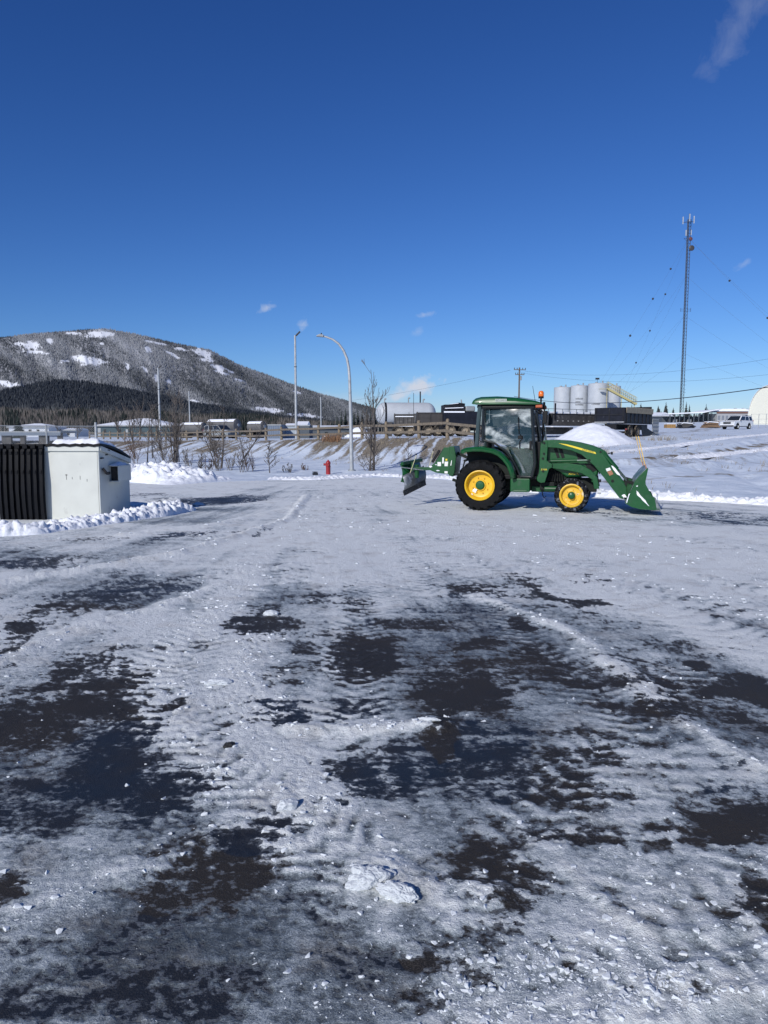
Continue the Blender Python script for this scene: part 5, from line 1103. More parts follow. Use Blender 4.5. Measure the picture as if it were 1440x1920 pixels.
tip_box(781, 831, 774, 798, 62, 'dark plain sided tipping trailer between white tank and truck', mat('trailer_brown_black', (.035, .032, .031), .6, var=.3, scale=3), 2, (.42, .82), rim=False)
def haul_truck():
    a_ = at(832, 812, 61); o = empty('haul_truck', (a_.x, a_.y, hz(a_.x, a_.y)), .05, 'black haul truck with snow on its box behind the tractor cab', 'truck'); u = 61/FPX
    MB().box(.0, 2.9, 0, 2.4, .85, 2.05).build('box', tr_navy, o, bevel=.02); MB().box(.05, 1.75, .1, 2.3, 2.052, 2.62).build('headboard', tr_dark, o, bevel=.03)
    MB().box(1.8, 2.6, .1, 2.2, 2.052, 2.5).build('cab', mat('cab_grey', (.22, .24, .25), .4), o, bevel=.1)
    MB().box(.0, 1.7, -.04, 0, 1.96, 2.07).build('box_snow', roof_snow, o); MB().prism([(.1, 2.28), (1.6, 2.34), (1.6, 2.40), (.1, 2.34)], -.02, .09).build('tarp_snow', roof_snow, o); MB().prism([(.4, 2.62), (1.2, 2.78), (1.75, 2.70), (1.75, 2.62)], .05, 2.2).build('tarp', tr_dark, o); MB().prism([(.45, 2.625), (1.2, 2.70), (1.2, 2.75), (.5, 2.65)], .0, .049).build('tarp_snow', roof_snow, o)
    MB().cyl((1.55, .6, 2.7), (1.5, .6, 3.05), .05).build('exhaust_stack', galv_d, o)
    MB().box(-.3, 4.5, .5, 1.9, .5, .86).build('frame', tr_dark, o)
    for x in (.5, 1.7, 3.6):
        for y, s in ((.1, -1), (2.2, 1)): truck_wheel(o, x, y, s, .5, .32)
    MB().cyl((-2.4, 1.0, .8), (-2.4, 1.0, 3.6), .02, n=6).build('whip_aerial', lampd, o)
haul_truck()
def white_tank():
    Y = 78; a_ = at(762, 815, Y); o = empty('pressure_tank', (a_.x, a_.y, hz(a_.x, a_.y)), .10, 'large white horizontal tank behind the tipping trailers', 'tank'); z0 = hz(a_.x, a_.y); r = 1.17; zc = at(762, 776, Y).z-z0
    pr_ = [(.001, -3.25)]+[(r*math.sin(t), -2.35-.9*math.cos(t)) for t in np.linspace(.3, 1.57, 6)]+[(r, 2.2)]+[(r*math.sin(t), 2.2+.9*math.cos(t)) for t in np.linspace(1.57, .3, 6)][1:]+[(.001, 3.1)]
    MB().lathe(pr_, 36, o=(0, 0, zc), axis='x').build('shell', tank_w, o, smooth=True)
    MB().lathe([(r+.012, -2.35), (r+.012, -2.15)], 36, o=(0, 0, zc), axis='x').build('band', tr_dark, o)
    for x in (-1.8, 1.8): MB().box(x-.2, x+.2, -.8, .8, -.05, zc-r*.75).build('saddle', tr_grey, o)
    for x, h_ in ((-2.3, .35), (.2, .45), (1.75, .3)): MB().cyl((x, 0, zc+r-.05), (x, 0, zc+r+h_), .06).cyl((x, 0, zc+r+h_), (x+.18, 0, zc+r+h_+.05), .08).build('fitting', galv_d, o)
    MB().cyl((1.45, 0, zc+r-.05), (1.45, 0, zc+r+1.15), .07).build('vent_pipe', lampd, o)
    MB().prism([(.0, zc+.05), (.1, zc+.15), (.2, zc+.05), (.1, zc-.05)], -r-.01, -r+.05).build('placard', galv_d, o)
    MB().box(-3.3, 3.0, -1.0, 1.0, zc-r-.25, zc-r-.1).build('frame', tr_dark, o); MB().box(-3.3, -2.2, -1.05, -.6, zc-r-.09, zc-r+.03).build('frame_snow', roof_snow, o)
white_tank()
# storage tanks with a yellow stair
tk = [(1053, 15.2, 727, 196, 'leftmost of the four white storage tanks'), (1085, 16.2, 724, 194, 'second white storage tank from the left, with lettering'), (1120, 18.5, 720, 190, 'tallest white storage tank, third from the left'), (1148.5, 13, 724.5, 200, 'rightmost white storage tank behind the yellow stair')]
for px, rp_, yt, Y, lb in tk:
    a_ = at(px, 790, Y); z0 = hz(a_.x, a_.y); o = empty('storage_tank', (a_.x, a_.y, z0), 0, lb, 'tank', 'white storage tanks'); r = px2m(rp_, Y); H_ = at(px, yt, Y).z-z0
    MB().lathe([(r, -.3), (r, H_*.34), (r+.03, H_*.34+.01), (r+.03, H_*.36), (r, H_*.36+.01), (r, H_), (r*.96, H_+.08), (.001, H_+.35)], 40).build('shell', tank_w, o, smooth=True)
    MB().cyl((r*.3, -r*.4, H_), (r*.3, -r*.4, H_+.75), .18).build('roof_vent', galv_d, o); MB().cyl((-r*.2, 0, H_+.1), (-r*.2, 0, H_+.5), .3).build('roof_hatch', galv_d, o)
    if rp_ > 16:
        b = MB(); rs = random.Random(int(px))
        for row in range(3 if px < 1100 else 1):
            x = -.62*r if px < 1100 else -.8*r
            for k in range(8 if row != 1 else 5):
                ww = rs.uniform(.12, .2); yy = -math.sqrt(max(.01, (r+.03)**2-(x+ww/2)**2)); zz = (6.2 if px < 1100 else 4.7)-row*.75; b.box(x, x+ww, yy-.02, yy+.02, zz, zz+rs.uniform(.28, .42)); x += ww+.07
        b.build('worn_lettering', mat('faded_lettering', (.13, .14, .15), .7), o)
    if px == 1120:
        MB().cyl((-.3, 0, H_+.3), (-.3, 0, H_+1.1), .04).box(-.8, .2, -.05, .05, H_+1.1, H_+1.55).build('wind_vane', lampd, o)
yel = mat('stair_yellow', (.42, .37, .17), .6, var=.15)
so_ = at(1140, 790, 186); stair = empty('tank_stair', (so_.x, so_.y, hz(so_.x, so_.y)), 0, 'yellow railed stair climbing the storage tanks', 'stair'); z0 = hz(so_.x, so_.y)
t0 = at(1139, 729, 186); t1 = at(1187, 755, 186); A0 = Vector((t0.x-so_.x, 0, t0.z-z0)); A1 = Vector((t1.x-so_.x, 0, t1.z-z0)); A2 = A1+(A1-A0)*.12
for y in (-.45, .45):
    MB().bar((A0.x, y, A0.z), (A2.x, y, A2.z), .12, .5).build('stringer', yel, stair)
    for h_ in (.9, 1.7): MB().bar((A0.x, y, A0.z+h_), (A2.x, y, A2.z+h_), .07, .08).build('handrail', yel, stair)
    for k in range(15):
        q_ = A0.lerp(A2, k/14); MB().bar((q_.x, y, q_.z), (q_.x, y, q_.z+1.7), .07, .07).build('baluster', yel, stair)
for k in range(30):
    q_ = A0.lerp(A2, (k+.5)/30); MB().box(q_.x-.14, q_.x+.14, -.42, .42, q_.z-.02, q_.z+.03).build('tread', yel, stair)
for k in (.0, .5, .95):
    q_ = A0.lerp(A2, k); MB().bar((q_.x, .3, q_.z-.2), (q_.x, .3, -.5), .14, .14).build('support', yel, stair)
b = MB(); b.box(A0.x-2.0, A0.x, -.5, .5, A0.z-.1, A0.z); b.build('landing', yel, stair)

# ------------------------------------------------------------------ cars
def suv(px, py, Y, yaw, body_m, label, trim):
    g = at(px, py, Y); o = empty('parked_suv', (g.x, g.y, hz(g.x, g.y)), yaw, label, 'suv')
    def arch(xc): return [(xc-.46, .42), (xc-.42, .66), (xc-.25, .84), (xc, .90), (xc+.25, .84), (xc+.42, .66), (xc+.46, .42)]
    low = [(-2.52, .45), (-2.56, .75), (-2.54, 1.12), (1.05, 1.16), (1.5, 1.14), (2.30, 1.06), (2.50, .95), (2.56, .60), (2.52, .36)]+arch(1.52)[::-1]+[(-.9, .36)]+arch(-1.50)[::-1]
    low[-15-0:] = low[-15:]
    MB().prism(low, -.98, .98).build('body', body_m, o, bevel=.06, seg=3)
    # cabin: bottom and top rings
    bt = [(-2.50, 1.13), (1.10, 1.15)]; V = []; F_ = []
    ring0 = [(-2.48, -.94, 1.12), (1.18, -.94, 1.14), (1.18, .94, 1.14), (-2.48, .94, 1.12)]; ring1 = [(-2.30, -.78, 1.80), (.30, -.78, 1.84), (.30, .78, 1.84), (-2.30, .78, 1.80)]
    MB().add(ring0+ring1, [(3, 2, 1, 0), (4, 5, 6, 7), (0, 1, 5, 4), (1, 2, 6, 5), (2, 3, 7, 6), (3, 0, 4, 7)]).build('cabin', body_m, o, bevel=.07, seg=3)
    def lerp3(a, b_, t): return tuple(a[i]+(b_[i]-a[i])*t for i in range(3))
    def pane_(nm, c, e):  # four corners, pushed out along e
        MB().add([tuple(c[i][j]+e[j] for j in range(3)) for i in range(4)]+[tuple(c[i][j]-e[j] for j in range(3)) for i in range(4)], [(0, 1, 2, 3), (7, 6, 5, 4), (0, 4, 5, 1), (1, 5, 6, 2), (2, 6, 7, 3), (3, 7, 4, 0)]).build(nm, pane_m, o)
    for s in (-1, 1):
        q = lambda t, h_: lerp3(lerp3((-2.48, s*.94, 1.12), (1.18, s*.94, 1.14), t), lerp3((-2.30, s*.78, 1.80), (.30, s*.78, 1.84), t), h_)
        for t0_, t1_ in ((.05, .27), (.32, .58), (.62, .90)): pane_('side_window', [q(t0_, .12), q(t1_ if t1_ < .9 else .95, .12), q(t1_ if t1_ < .9 else .96, .86), q(t0_, .86)], (0, s*.008, 0))
        MB().box(.95, 1.08, s*1.0-.12*(s < 0), s*1.0+.12*(s > 0), 1.10, 1.26).build('mirror', trim, o, bevel=.03)
        MB().box(2.44, 2.575, s*.72-.2, s*.72+.2, .78, .98).build('headlight', lamp_l, o, bevel=.02)
        MB().box(-2.58, -2.50, s*.86-.08, s*.86+.08, .85, 1.25).build('tail_light', mat('tail_red', (.3, .03, .03), .4), o)
        for xc in (1.52, -1.50):
            w_ = empty('wheel'); w_.parent = o; w_.location = (xc, s*.86, .39)
            MB().lathe([(.22, -.13), (.36, -.13), (.39, -.08), (.39, .08), (.36, .13), (.22, .13)], 22, axis='y').build('tyre', rubber, w_, smooth=True)
            MB().lathe([(.25, s*.10), (.22, s*.12), (.20, s*.04), (.06, s*.07), (.001, s*.08)], 18, axis='y').build('rim', galv, w_, smooth=True)
        MB().box(-1.0, 1.0, s*.97-.02, s*.97+.02, .36, .46).build('sill', trim, o)
    f0 = lambda t, h_: lerp3(lerp3((1.18, -.94, 1.14), (1.18, .94, 1.14), t), lerp3((.30, -.78, 1.84), (.30, .78, 1.84), t), h_)
    pane_('windscreen', [f0(.05, .08), f0(.95, .08), f0(.94, .92), f0(.06, .92)], (.008, 0, .008))
    r0_ = lambda t, h_: lerp3(lerp3((-2.48, -.94, 1.12), (-2.48, .94, 1.12), t), lerp3((-2.30, -.78, 1.80), (-2.30, .78, 1.80), t), h_)
    pane_('rear_window', [r0_(.08, .15), r0_(.92, .15), r0_(.92, .85), r0_(.08, .85)], (-.01, 0, 0))
    MB().box(2.50, 2.58, -.5, .5, .70, .98).build('grille', tr_dark, o, bevel=.02); MB().box(2.52, 2.585, -.5, .5, .82, .86).build('grille_bar', galv, o)
    MB().box(2.46, 2.60, -.92, .92, .36, .56).build('bumper', trim, o, bevel=.03)
    for s in (-1, 1): MB().tube([(-2.1, s*.74, 1.87), (.1, s*.74, 1.90)], .02, 6).build('roof_rail', trim, o)
    MB().box(1.3, 2.2, -.7, .7, 1.115, 1.15).build('hood_snow', roof_snow, o, bevel=.02)
wcar = mat('car_white', (.72, .74, .76), .25, var=.03, coat=.6, dirt=((.5, .5, .5), .3, 2))
suv(1381, 806, 100, R(217), wcar, 'white suv parked in front of the long shed', mat('car_trim_grey', (.10, .10, .11), .5))
suv(414, 815, 100, R(-38), mat('car_two_tone', (.24, .26, .27), .35, var=.05, dirt=((.20, .19, .18), .36, 1.5)), 'silver grey suv parked by the grey tank trailers', mat('car_trim_dark', (.03, .03, .03), .6))

# ------------------------------------------------------------------ buildings on the left
def house(name, px0, px1, yb, ye, yr, Y, D_, label, wall_m, cat='building', wins=(), hip=True, rz=0.0, snow=True, doors=()):
    """gabled or hipped building: eave at row ye, ridge at row yr, front wall from px0 to px1"""
    a_ = at(px0, yb, Y); wd = px2m(px1-px0, Y); z0 = hz(a_.x, a_.y)-.2; o = empty(name, (a_.x, a_.y, z0), rz, label, cat); ze_ = at(px0, ye, Y).z-z0; zr_ = at(px0, yr, Y).z-z0
    MB().box(0, wd, 0, D_, 0, ze_).build('wall', wall_m, o)
    ov = .35; hx = D_*.5 if hip else 0
    V = [(-ov, -ov, ze_), (wd+ov, -ov, ze_), (wd+ov, D_+ov, ze_), (-ov, D_+ov, ze_), (min(hx, wd*.45)-ov, D_/2, zr_), (wd-min(hx, wd*.45)+ov, D_/2, zr_)]
    V = [(x, y, z+.003) for x, y, z in V]
    MB().add(V, [(0, 1, 5, 4), (1, 2, 5), (2, 3, 4, 5), (3, 0, 4), (3, 2, 1, 0)]).build('roof', roof_snow if snow else tr_grey, o)
    MB().box(-ov, wd+ov, -ov-.03, -ov-.003, ze_-.2, ze_+.05).build('fascia', galv_d, o)
    for x0_, x1_, z0_, z1_ in wins:
        w_ = MB().box(x0_*wd, x1_*wd, -.04, -.001, z0_*ze_, z1_*ze_).build('window', pane_m, o); MB().box(x0_*wd-.08, x1_*wd+.08, -.06, -.002, z0_*ze_-.1, z0_*ze_-.002).build('sill', white_d, w_)
    for x0_, x1_, z1_ in doors: MB().box(x0_*wd, x1_*wd, -.05, -.001, 0, z1_*ze_).build('door', galv_d, o)
    return o
wh = mat('siding_white', (.55, .58, .62), .7, var=.05); teal = mat('siding_teal', (.045, .078, .092), .7, var=.08); bluegrey = mat('siding_blue_grey', (.14, .18, .24), .6, var=.1)
dgrey = mat('siding_dark_grey', (.07, .085, .10), .7, var=.15); cream = mat('fabric_cream', (.60, .60, .52), .7, var=.05)
house('white_house', 17, 91, 814, 800, 793.5, 160, 9, 'white house with snowy roof behind the dark spruce at far left', wh, wins=((.30, .38, .45, .75), (.50, .57, .45, .75), (.70, .77, .45, .75), (.92, .97, .2, .8)))
house('white_shed', 92, 140, 814, 806, 802.5, 165, 8, 'low white snow covered shed between white house and teal building', wh, hip=False, wins=((.2, .3, .3, .8), (.7, .8, .3, .8)))
house('teal_building', 181, 318, 815, 797.5, 783, 140, 14, 'teal building with a broad snowy hipped roof', teal, wins=((.1, .13, .4, .7), (.3, .33, .4, .7)), doors=((.02, .06, .8), (.40, .43, .7)))
sh = empty('open_shed', tuple(at(-60, 820, 60))[:2]+(hz(*tuple(at(-60, 820, 60))[:2]),), .0, 'long low open fronted shed behind the chain link fence', 'shed'); z0 = sh.location.z; zt = at(0, 812, 60).z-z0; u = 60/FPX
MB().box(-2, 175*u, -.2, 3.2, zt, zt+.14).build('roof', galv_d, sh, bevel=.02); MB().box(-2, 175*u, -.23, -.202, zt-.2, zt+.06).build('fascia', bluegrey, sh)
for k in range(7): MB().box(-1.8+k*1.5, -1.8+k*1.5+(.75 if k % 2 else .35), 0, .3, -.6, zt-.002).build('post', tr_grey, sh)
def tank_trailer(px0, px1, yt, yb, Y, rz, label, dome):
    a_ = at(px0, 815, Y); z0 = hz(a_.x, a_.y); o = empty('tank_trailer', (a_.x, a_.y, z0), rz, label, 'tank trailer', 'grey tank trailers on the left'); Ls = px2m(px1-px0, Y)/math.cos(rz); zt_ = at(px0, yt, Y).z-z0; zb_ = at(px0, yb, Y).z-z0; r = (zt_-zb_)/2; zc = (zt_+zb_)/2
    gm = mat('tank_grey', (.105, .105, .105), .6, var=.2, scale=1.5, dirt=((.2, .2, .2), .35, 1))
    MB().lathe([(.001, -.15), (r*.7, -.08), (r, .12), (r, Ls-.12), (r*.97, Ls), (r*.6, Ls+.12), (.001, Ls+.16)], 28, o=(0, 0, zc), axis='x').build('shell', gm, o, smooth=True)
    V = []; F_ = []; na_ = 7
    for i in range(2):
        for j in range(na_): t = math.pi/2+(j/(na_-1)-.5)*1.9; V.append(((.1, Ls-.1)[i], math.cos(t)*(r+.05), zc+math.sin(t)*(r+.05)+.02))
    for j in range(na_-1): F_.append((j, j+1, na_+j+1, na_+j))
    MB().add(V, F_).build('top_snow', roof_snow, o, smooth=True)
    MB().cyl((Ls+.12, 0, zc+.1), (Ls+.2, 0, zc+.1), .22, n=14).build('manhole', galv, o)
    for k in (.2, .8): MB().box(Ls*k-.1, Ls*k+.1, -r*.8, r*.8, 0, zc-r*.6).build('saddle', tr_dark, o)
    MB().box(-.3, Ls+.3, -.5, .5, .3, .55).build('frame', tr_dark, o)
    for k in (.12, .24):
        for y, s in ((-r*.7, -1), (r*.7, 1)): truck_wheel(o, Ls*k, y, s, .5, .3)
tank_trailer(343, 388, 793, 812, 108, R(-24), 'leftmost grey tank trailer with snow on top', False)
tank_trailer(394, 452, 787, 810, 112, R(-30), 'middle and largest grey tank trailer with a round end', True)
tank_trailer(468, 497, 791, 811, 104, R(-28), 'rightmost and shortest grey tank trailer beside the blue container', False)
def crate(name, px0, px1, yt, Y, D_, m, label, cat, rz=0.0, ribs=0, top=None):
    a_ = at(px0, 815, Y); z0 = hz(a_.x, a_.y)-.1; o = empty(name, (a_.x, a_.y, z0), rz, label, cat); wd = px2m(px1-px0, Y); zt_ = at(px0, yt, Y).z-z0
    MB().box(0, wd, 0, D_, .05, zt_).build('shell', m, o, bevel=.03)
    for k in range(ribs): MB().box((k+.3)*wd/ribs, (k+.65)*wd/ribs, -.03, -.001, .2, zt_-.15).build('corrugation', m, o)
    MB().box(-.04, wd+.04, -.06, -.032, zt_-.12, zt_+.02).build('top_rail', galv_d, o)
    if top: MB().box(-.03, wd+.03, -.03, D_, zt_+.003, zt_+.14).build('roof_snow', top, o, bevel=.04)
    return o
crate('container', 502, 527, 796, 88, 5, bluegrey, 'blue grey shipping container right of the tank trailers', 'container', 0, 6)
crate('box_trailer', 533, 562, 797.5, 92, 5, mat('box_pale', (.36, .42, .47), .6, var=.1), 'pale box trailer behind the tallest light pole', 'trailer', 0, 0)
crate('dark_shed', 558, 580, 797, 84, 4, dgrey, 'small dark shed right of the tallest light pole', 'shed', 0, 0)
house('yellow_gable_house', 558, 574, 812, 797, 789.5, 190, 8, 'small yellow gabled house behind the dark shed', mat('siding_yellow', (.42, .29, .09), .7), hip=False)
house('long_grey_building', 582, 690, 816, 800.5, 797, 95, 9, 'long low grey building with a thin line of snow on its roof', dgrey, hip=False, wins=((.25, .3, .3, .6), (.6, .65, .3, .6)))
house('distant_shed', 536, 566, 806, 799, 793.5, 210, 8, 'grey roofed shed far behind the small distant pole', dgrey, hip=False, rz=.0)
p = at(672, 812, 72); mound('snow_mound', (p.x, p.y), 1.5, 1.5, 1.1, 'small snow heap behind the fence right of the curved street lamp', 'snow mound', 14, 30)

# ------------------------------------------------------------------ right side buildings and clutter
corr = mat('corrugated_pale', (.36, .37, .38), .6, var=.12); brown = mat('fascia_brown', (.16, .085, .065), .7)
Y = 205; a_ = at(1256, 797, Y); z0 = hz(a_.x, a_.y)-.5; ls = empty('long_shed', (a_.x, a_.y, z0), 0, 'long low shed with open dark bays behind the white suv', 'shed'); u = Y/FPX
def zz(y): return at(1256, y, Y).z-z0
MB().box(0, 88*u, 6, 14, 0, zz(780)).build('back_wall', dgrey, ls)
MB().prism([(-.6, zz(777)), (62*u, zz(774)), (90*u, zz(768)), (90*u, zz(767)), (62*u, zz(772)), (-.6, zz(775))], 0, 12).build('roof', roof_snow, ls)
for k in range(10): MB().box(k*8.9*u, k*8.9*u+.22, .3, .55, 0, zz(776)).build('post', dgrey, ls)
for k in range(6): MB().box(k*8.9*u+.6, k*8.9*u+1.2+.2*(k % 3), 2, 3.2, 0, zz(784+k % 3*2)).build('stored_crate', (tr_grey, corr, tr_dark)[k % 3], ls)
MB().box(90*u, 158*u, 1, 12, 0, zz(775)).build('wing_wall', corr, ls)
for k in range(9): MB().box((91.5+k*7.4)*u, (96+k*7.4)*u, .93, .998, zz(787), zz(779)).build('window', mat('bay_panel', (.20, .22, .25), .5), ls)
MB().box(89*u, 160*u, .85, .999, zz(775), zz(771.5)).build('fascia', brown, ls)
MB().prism([(88*u, zz(771)), (160*u, zz(771)), (140*u, zz(766)), (98*u, zz(766.5))], .6, 12).build('wing_roof', roof_snow, ls)
for k, xx in enumerate((130, 137, 145, 152)): MB().box(xx*u, (xx+3)*u, 3, 4, zz(770), zz(764.5+k % 2)).build('roof_unit', galv_d, ls)
MB().box(143*u, 153*u, .90, .99, 0, zz(778)).build('door', tr_dark, ls)
house('low_white_building', 1222, 1260, 797, 780, 772, 235, 14, 'low snow roofed building left of the long shed', bluegrey, hip=False)
# fabric dome
Y = 150; a_ = at(1462, 795, Y); z0 = hz(a_.x, a_.y)-.3; dm = empty('fabric_building', (a_.x, a_.y, z0), R(-27), 'white arched fabric building beyond the white suv', 'building'); hw = px2m(55, Y); hh_ = at(1462, 719, Y).z-z0
ar = [(hw*math.copysign(abs(math.cos(t))**.62, math.cos(t)), hh_*math.sin(t)**.80) for t in np.linspace(0.0, math.pi, 25)]
MB().prism([(x*.985, z*.99) for x, z in ar], 0, .1).build('end_wall', cream, dm, smooth=False)
V = [(x, y, z) for y in np.linspace(-.25, 16, 9) for x, z in ar]; F_ = [(i*25+j, i*25+j+1, (i+1)*25+j+1, (i+1)*25+j) for i in range(8) for j in range(24)]
o = MB().add(V, F_).build('cover', mat('fabric_white', (.70, .72, .74), .6, var=.04), dm, smooth=True); s_ = o.modifiers.new('solid', 'SOLIDIFY'); s_.thickness = .08
MB().box(-hw*.45, hw*.45, -.06, -.002, .0, hh_*.62).build('door', cream, dm, bevel=.02)
# chain link in front of it
cf = empty('wire_fence', (0, 0, 0), 0, 'thin wire fence in front of the fabric building', 'fence')
for k in range(6):
    q_ = at(1408+k*14, 800, 112); zq = hz(q_.x, q_.y); MB().cyl((q_.x, q_.y, zq-.2), (q_.x, q_.y, zq+2.1), .04, n=6).build('post', galv_d, cf)
    if k: 
        for h_ in (2.05, 1.3, .6): MB().bar(pq+Vector((0, 0, h_)), Vector((q_.x, q_.y, zq+h_)), .03, .03).build('wire', galv_d, cf)
    pq = Vector((q_.x, q_.y, zq))
# clutter
def junk(px0, px1, yt, yb, Y, m, label, cat, name, kind):
    a_ = at(px0, yb, Y); z0 = hz(a_.x, a_.y); wd = px2m(px1-px0, Y); h_ = px2m(yb-yt, Y); o = empty(name, (a_.x, a_.y, z0-.05), 0, label, cat)
    if kind == 'crate':
        for k in range(5): MB().box(k*wd/5+.02, (k+1)*wd/5-.02, 0, .06, .05, h_).build('plank', m, o)
        MB().box(0, wd, .062, 1.4, .03, h_-.02).build('core', m, o); MB().box(-.05, wd+.05, -.04, 1.4, h_+.003, h_+.12).build('snow_cap', roof_snow, o, bevel=.05)
    elif kind == 'pile':
        rs = random.Random(int(px0))
        for k in range(9):
            y_ = rs.uniform(0, 1.6); z_ = .1+(k/9)*h_*.8; MB().bar((rs.uniform(0, wd*.15), y_, z_), (wd*rs.uniform(.8, 1), y_+rs.uniform(-.3, .3), z_+rs.uniform(-.1, .25)), .28, .16).build('timber', m, o)
        MB().prism([(0, .02), (wd, .02), (wd*.8, h_*.75), (wd*.3, h_*.85)], .1, 1.6).build('core', m, o)
        MB().prism([(.1*wd, h_*.66), (wd*.3, h_*.9), (wd*.8, h_*.8), (wd*.9, h_*.6), (wd*.8, h_*.92), (wd*.3, h_*1.02)], -.05, 1.7).build('snow_cap', roof_snow, o)
junk(1251, 1267, 794, 801.5, 118, mat('crate_wood', (.32, .19, .07), .8, var=.2), 'orange brown wooden crate in the snow left of the junk heap', 'crate', 'wooden_crate', 'crate')
junk(1320, 1352, 788, 800, 116, mat('timber_brown', (.20, .13, .08), .85, var=.3), 'heap of brown timber left of the white suv', 'timber pile', 'timber_pile', 'pile')
junk(1272, 1304, 790.5, 801.5, 117, tr_grey, 'snow covered scrap heap between wooden crate and timber pile', 'scrap heap', 'scrap_heap', 'pile')
b = at(1283, 800, 112); o = empty('scrap_plate', (b.x, b.y, hz(b.x, b.y)), .2, 'dark bent plate lying in front of the scrap heap', 'scrap'); MB().prism([(-.6, .02), (.9, .05), (1.6, .35), (1.5, .42), (.8, .16), (-.5, .14), (-.8, .6), (-.9, .55)], -.4, .4).build('plate', tr_dark, o)

# ------------------------------------------------------------------ utility pole, cables
ug = at(972, 800, 125); z0 = hz(ug.x, ug.y); up_ = empty('utility_pole', (ug.x, ug.y, z0), .25, 'wooden utility pole with cross arms rising behind the tractor cab', 'utility pole'); ht = at(972, 689, 125).z-z0
MB().cyl((0, 0, -.3), (0, 0, ht), .17, .12, 10).build('pole', mat('pole_wood', (.13, .105, .085), .9, var=.25), up_)
for z_, hw_ in ((ht-.45, 1.05), (ht-1.25, .8)):
    ca_ = MB().box(-hw_, hw_, -.2, -.13, z_, z_+.12).build('cross_arm', wood, up_)
    for k in (-1, -.5, .5, 1): MB().cyl((hw_*k*.94, -.165, z_+.12), (hw_*k*.94, -.165, z_+.38), .06, n=8).build('insulator', lampd, ca_)
MB().cyl((.28, 0, ht-2.1), (.28, 0, ht-1.4), .14, n=12).build('transformer', galv_d, up_)
def cable(name, P0, P1, sag, r, label, n=24):
    P0 = Vector(P0); P1 = Vector(P1); pts = [P0.lerp(P1, t)-Vector((0, 0, sag*4*t*(1-t))) for t in np.linspace(0, 1, n)]
    o = MB().tube(pts, r, 5, False).build(name, lampd); return tag(o, label, 'cable')
cable('overhead_cable', at(964, 743, 118), at(1560, 707, 48), 1.35, .035, 'dark overhead cable sloping across the storage tanks and tower', 40)
cable('overhead_cable', at(957, 694, 125), at(560, 760, 210), 1.0, .016, 'thin wire running left from the utility pole')
cable('overhead_cable', at(984, 696, 125), at(1540, 655, 80), 1.5, .011, 'upper thin wire running right from the utility pole')
cable('overhead_cable', at(982, 700, 125), at(1540, 690, 85), 1.5, .011, 'lower thin wire running right from the utility pole')

# ------------------------------------------------------------------ guyed radio mast
Y = 245; mg = at(1276, 790, Y); z0 = hz(mg.x, mg.y)
mast = empty('radio_mast', (mg.x, mg.y, z0), 0, 'tall dark guyed lattice radio mast', 'radio mast')
mt = mat('mast_steel', (.045, .05, .06), .6, .4, var=.3, scale=2); mt_r = mat('mast_red_band', (.13, .05, .05), .6, .2, var=.3, scale=2)
Hm = at(1288, 412, Y).z-z0; fw = .68
cor = [(fw*math.cos(R(a)), fw*math.sin(R(a))) for a in (90+12, 210+12, 330+12)]
nsec = 12; dz_ = Hm/nsec
for k in range(nsec):
    b = MB(); za, zb_ = k*dz_, (k+1)*dz_
    for x, y in cor: b.cyl((x, y, za), (x, y, zb_), .085, n=6)
    nn = 5
    for j in range(nn):
        z1_, z2_ = za+dz_*j/nn, za+dz_*(j+1)/nn
        for i in range(3):
            (x0_, y0_), (x1_, y1_) = cor[i], cor[(i+1) % 3]
            b.bar((x0_, y0_, z1_), (x1_, y1_, z2_), .05, .05).bar((x0_, y0_, z2_), (x1_, y1_, z2_), .05, .05)
    b.tube([(-.1, -.2, za), (-.1, -.2, zb_)], .12, 6)
    b.build('lattice_section', mt, mast)
def zm(y): return at(1282, y, Y).z-z0
b = MB(); b.cyl((0, 0, Hm), (0, 0, Hm+2.0), .05, n=6)
for a in (15, 135, 255):
    x, y = 1.9*math.cos(R(a)), 1.9*math.sin(R(a)); b.bar((0, 0, Hm-.5), (x, y, Hm-.5), .09, .09).bar((0, 0, Hm-.9), (x, y, Hm-.45), .06, .06)
b.build('head_frame', mt, mast)
for a in (15, 135, 255):
    x, y = 1.9*math.cos(R(a)), 1.9*math.sin(R(a)); MB().box(x-.14, x+.14, y-.12, y+.12, Hm-1.0, Hm+1.3).build('panel_antenna', mat('antenna_grey', (.38, .42, .46), .5), mast)
for z_ in (zm(437), zm(431)): MB().box(-.95, -.65, -.3, .0, z_-.9, z_+.9).build('panel_antenna', MATS['antenna_grey'], mast); MB().box(.7, .95, -.3, .0, z_-.7, z_+.9).build('panel_antenna', MATS['antenna_grey'], mast); break
MB().lathe([(.001, -.15), (.6, -.1), (.85, .05), (.87, .22), (.001, .20)], 22, o=(1.0, -.8, zm(466)), axis='y').build('dish', mat('dish_dark', (.05, .045, .045), .5), mast)
MB().lathe([(.001, -.15), (.5, -.1), (.62, .1), (.001, .12)], 18, o=(.55, -.8, zm(449)), axis='y').build('dish', mt_r, mast)
MB().bar((-.5, -.3, zm(448)), (-1.5, -.3, zm(447)), .08, .08).bar((-.5, -.3, zm(453)), (-1.5, -.3, zm(447)), .06, .06).build('side_arm', mt, mast)
b = MB()
for s in (-1, 1):
    for z_ in (zm(580), zm(583.5)): b.bar((s*.4, -.4, z_), (s*1.6, -.4, z_), .07, .07)
    b.bar((s*1.6, -.4, zm(585)), (s*1.6, -.4, zm(578)), .08, .08)
b.build('side_arm', mt, mast)
for k in range(5):
    z_ = zm((712, 716, 722, 731, 736)[k]); MB().bar((.4, -.4, z_), (1.2, -.4, z_), .06, .06).build('step_bolt', mt, mast)
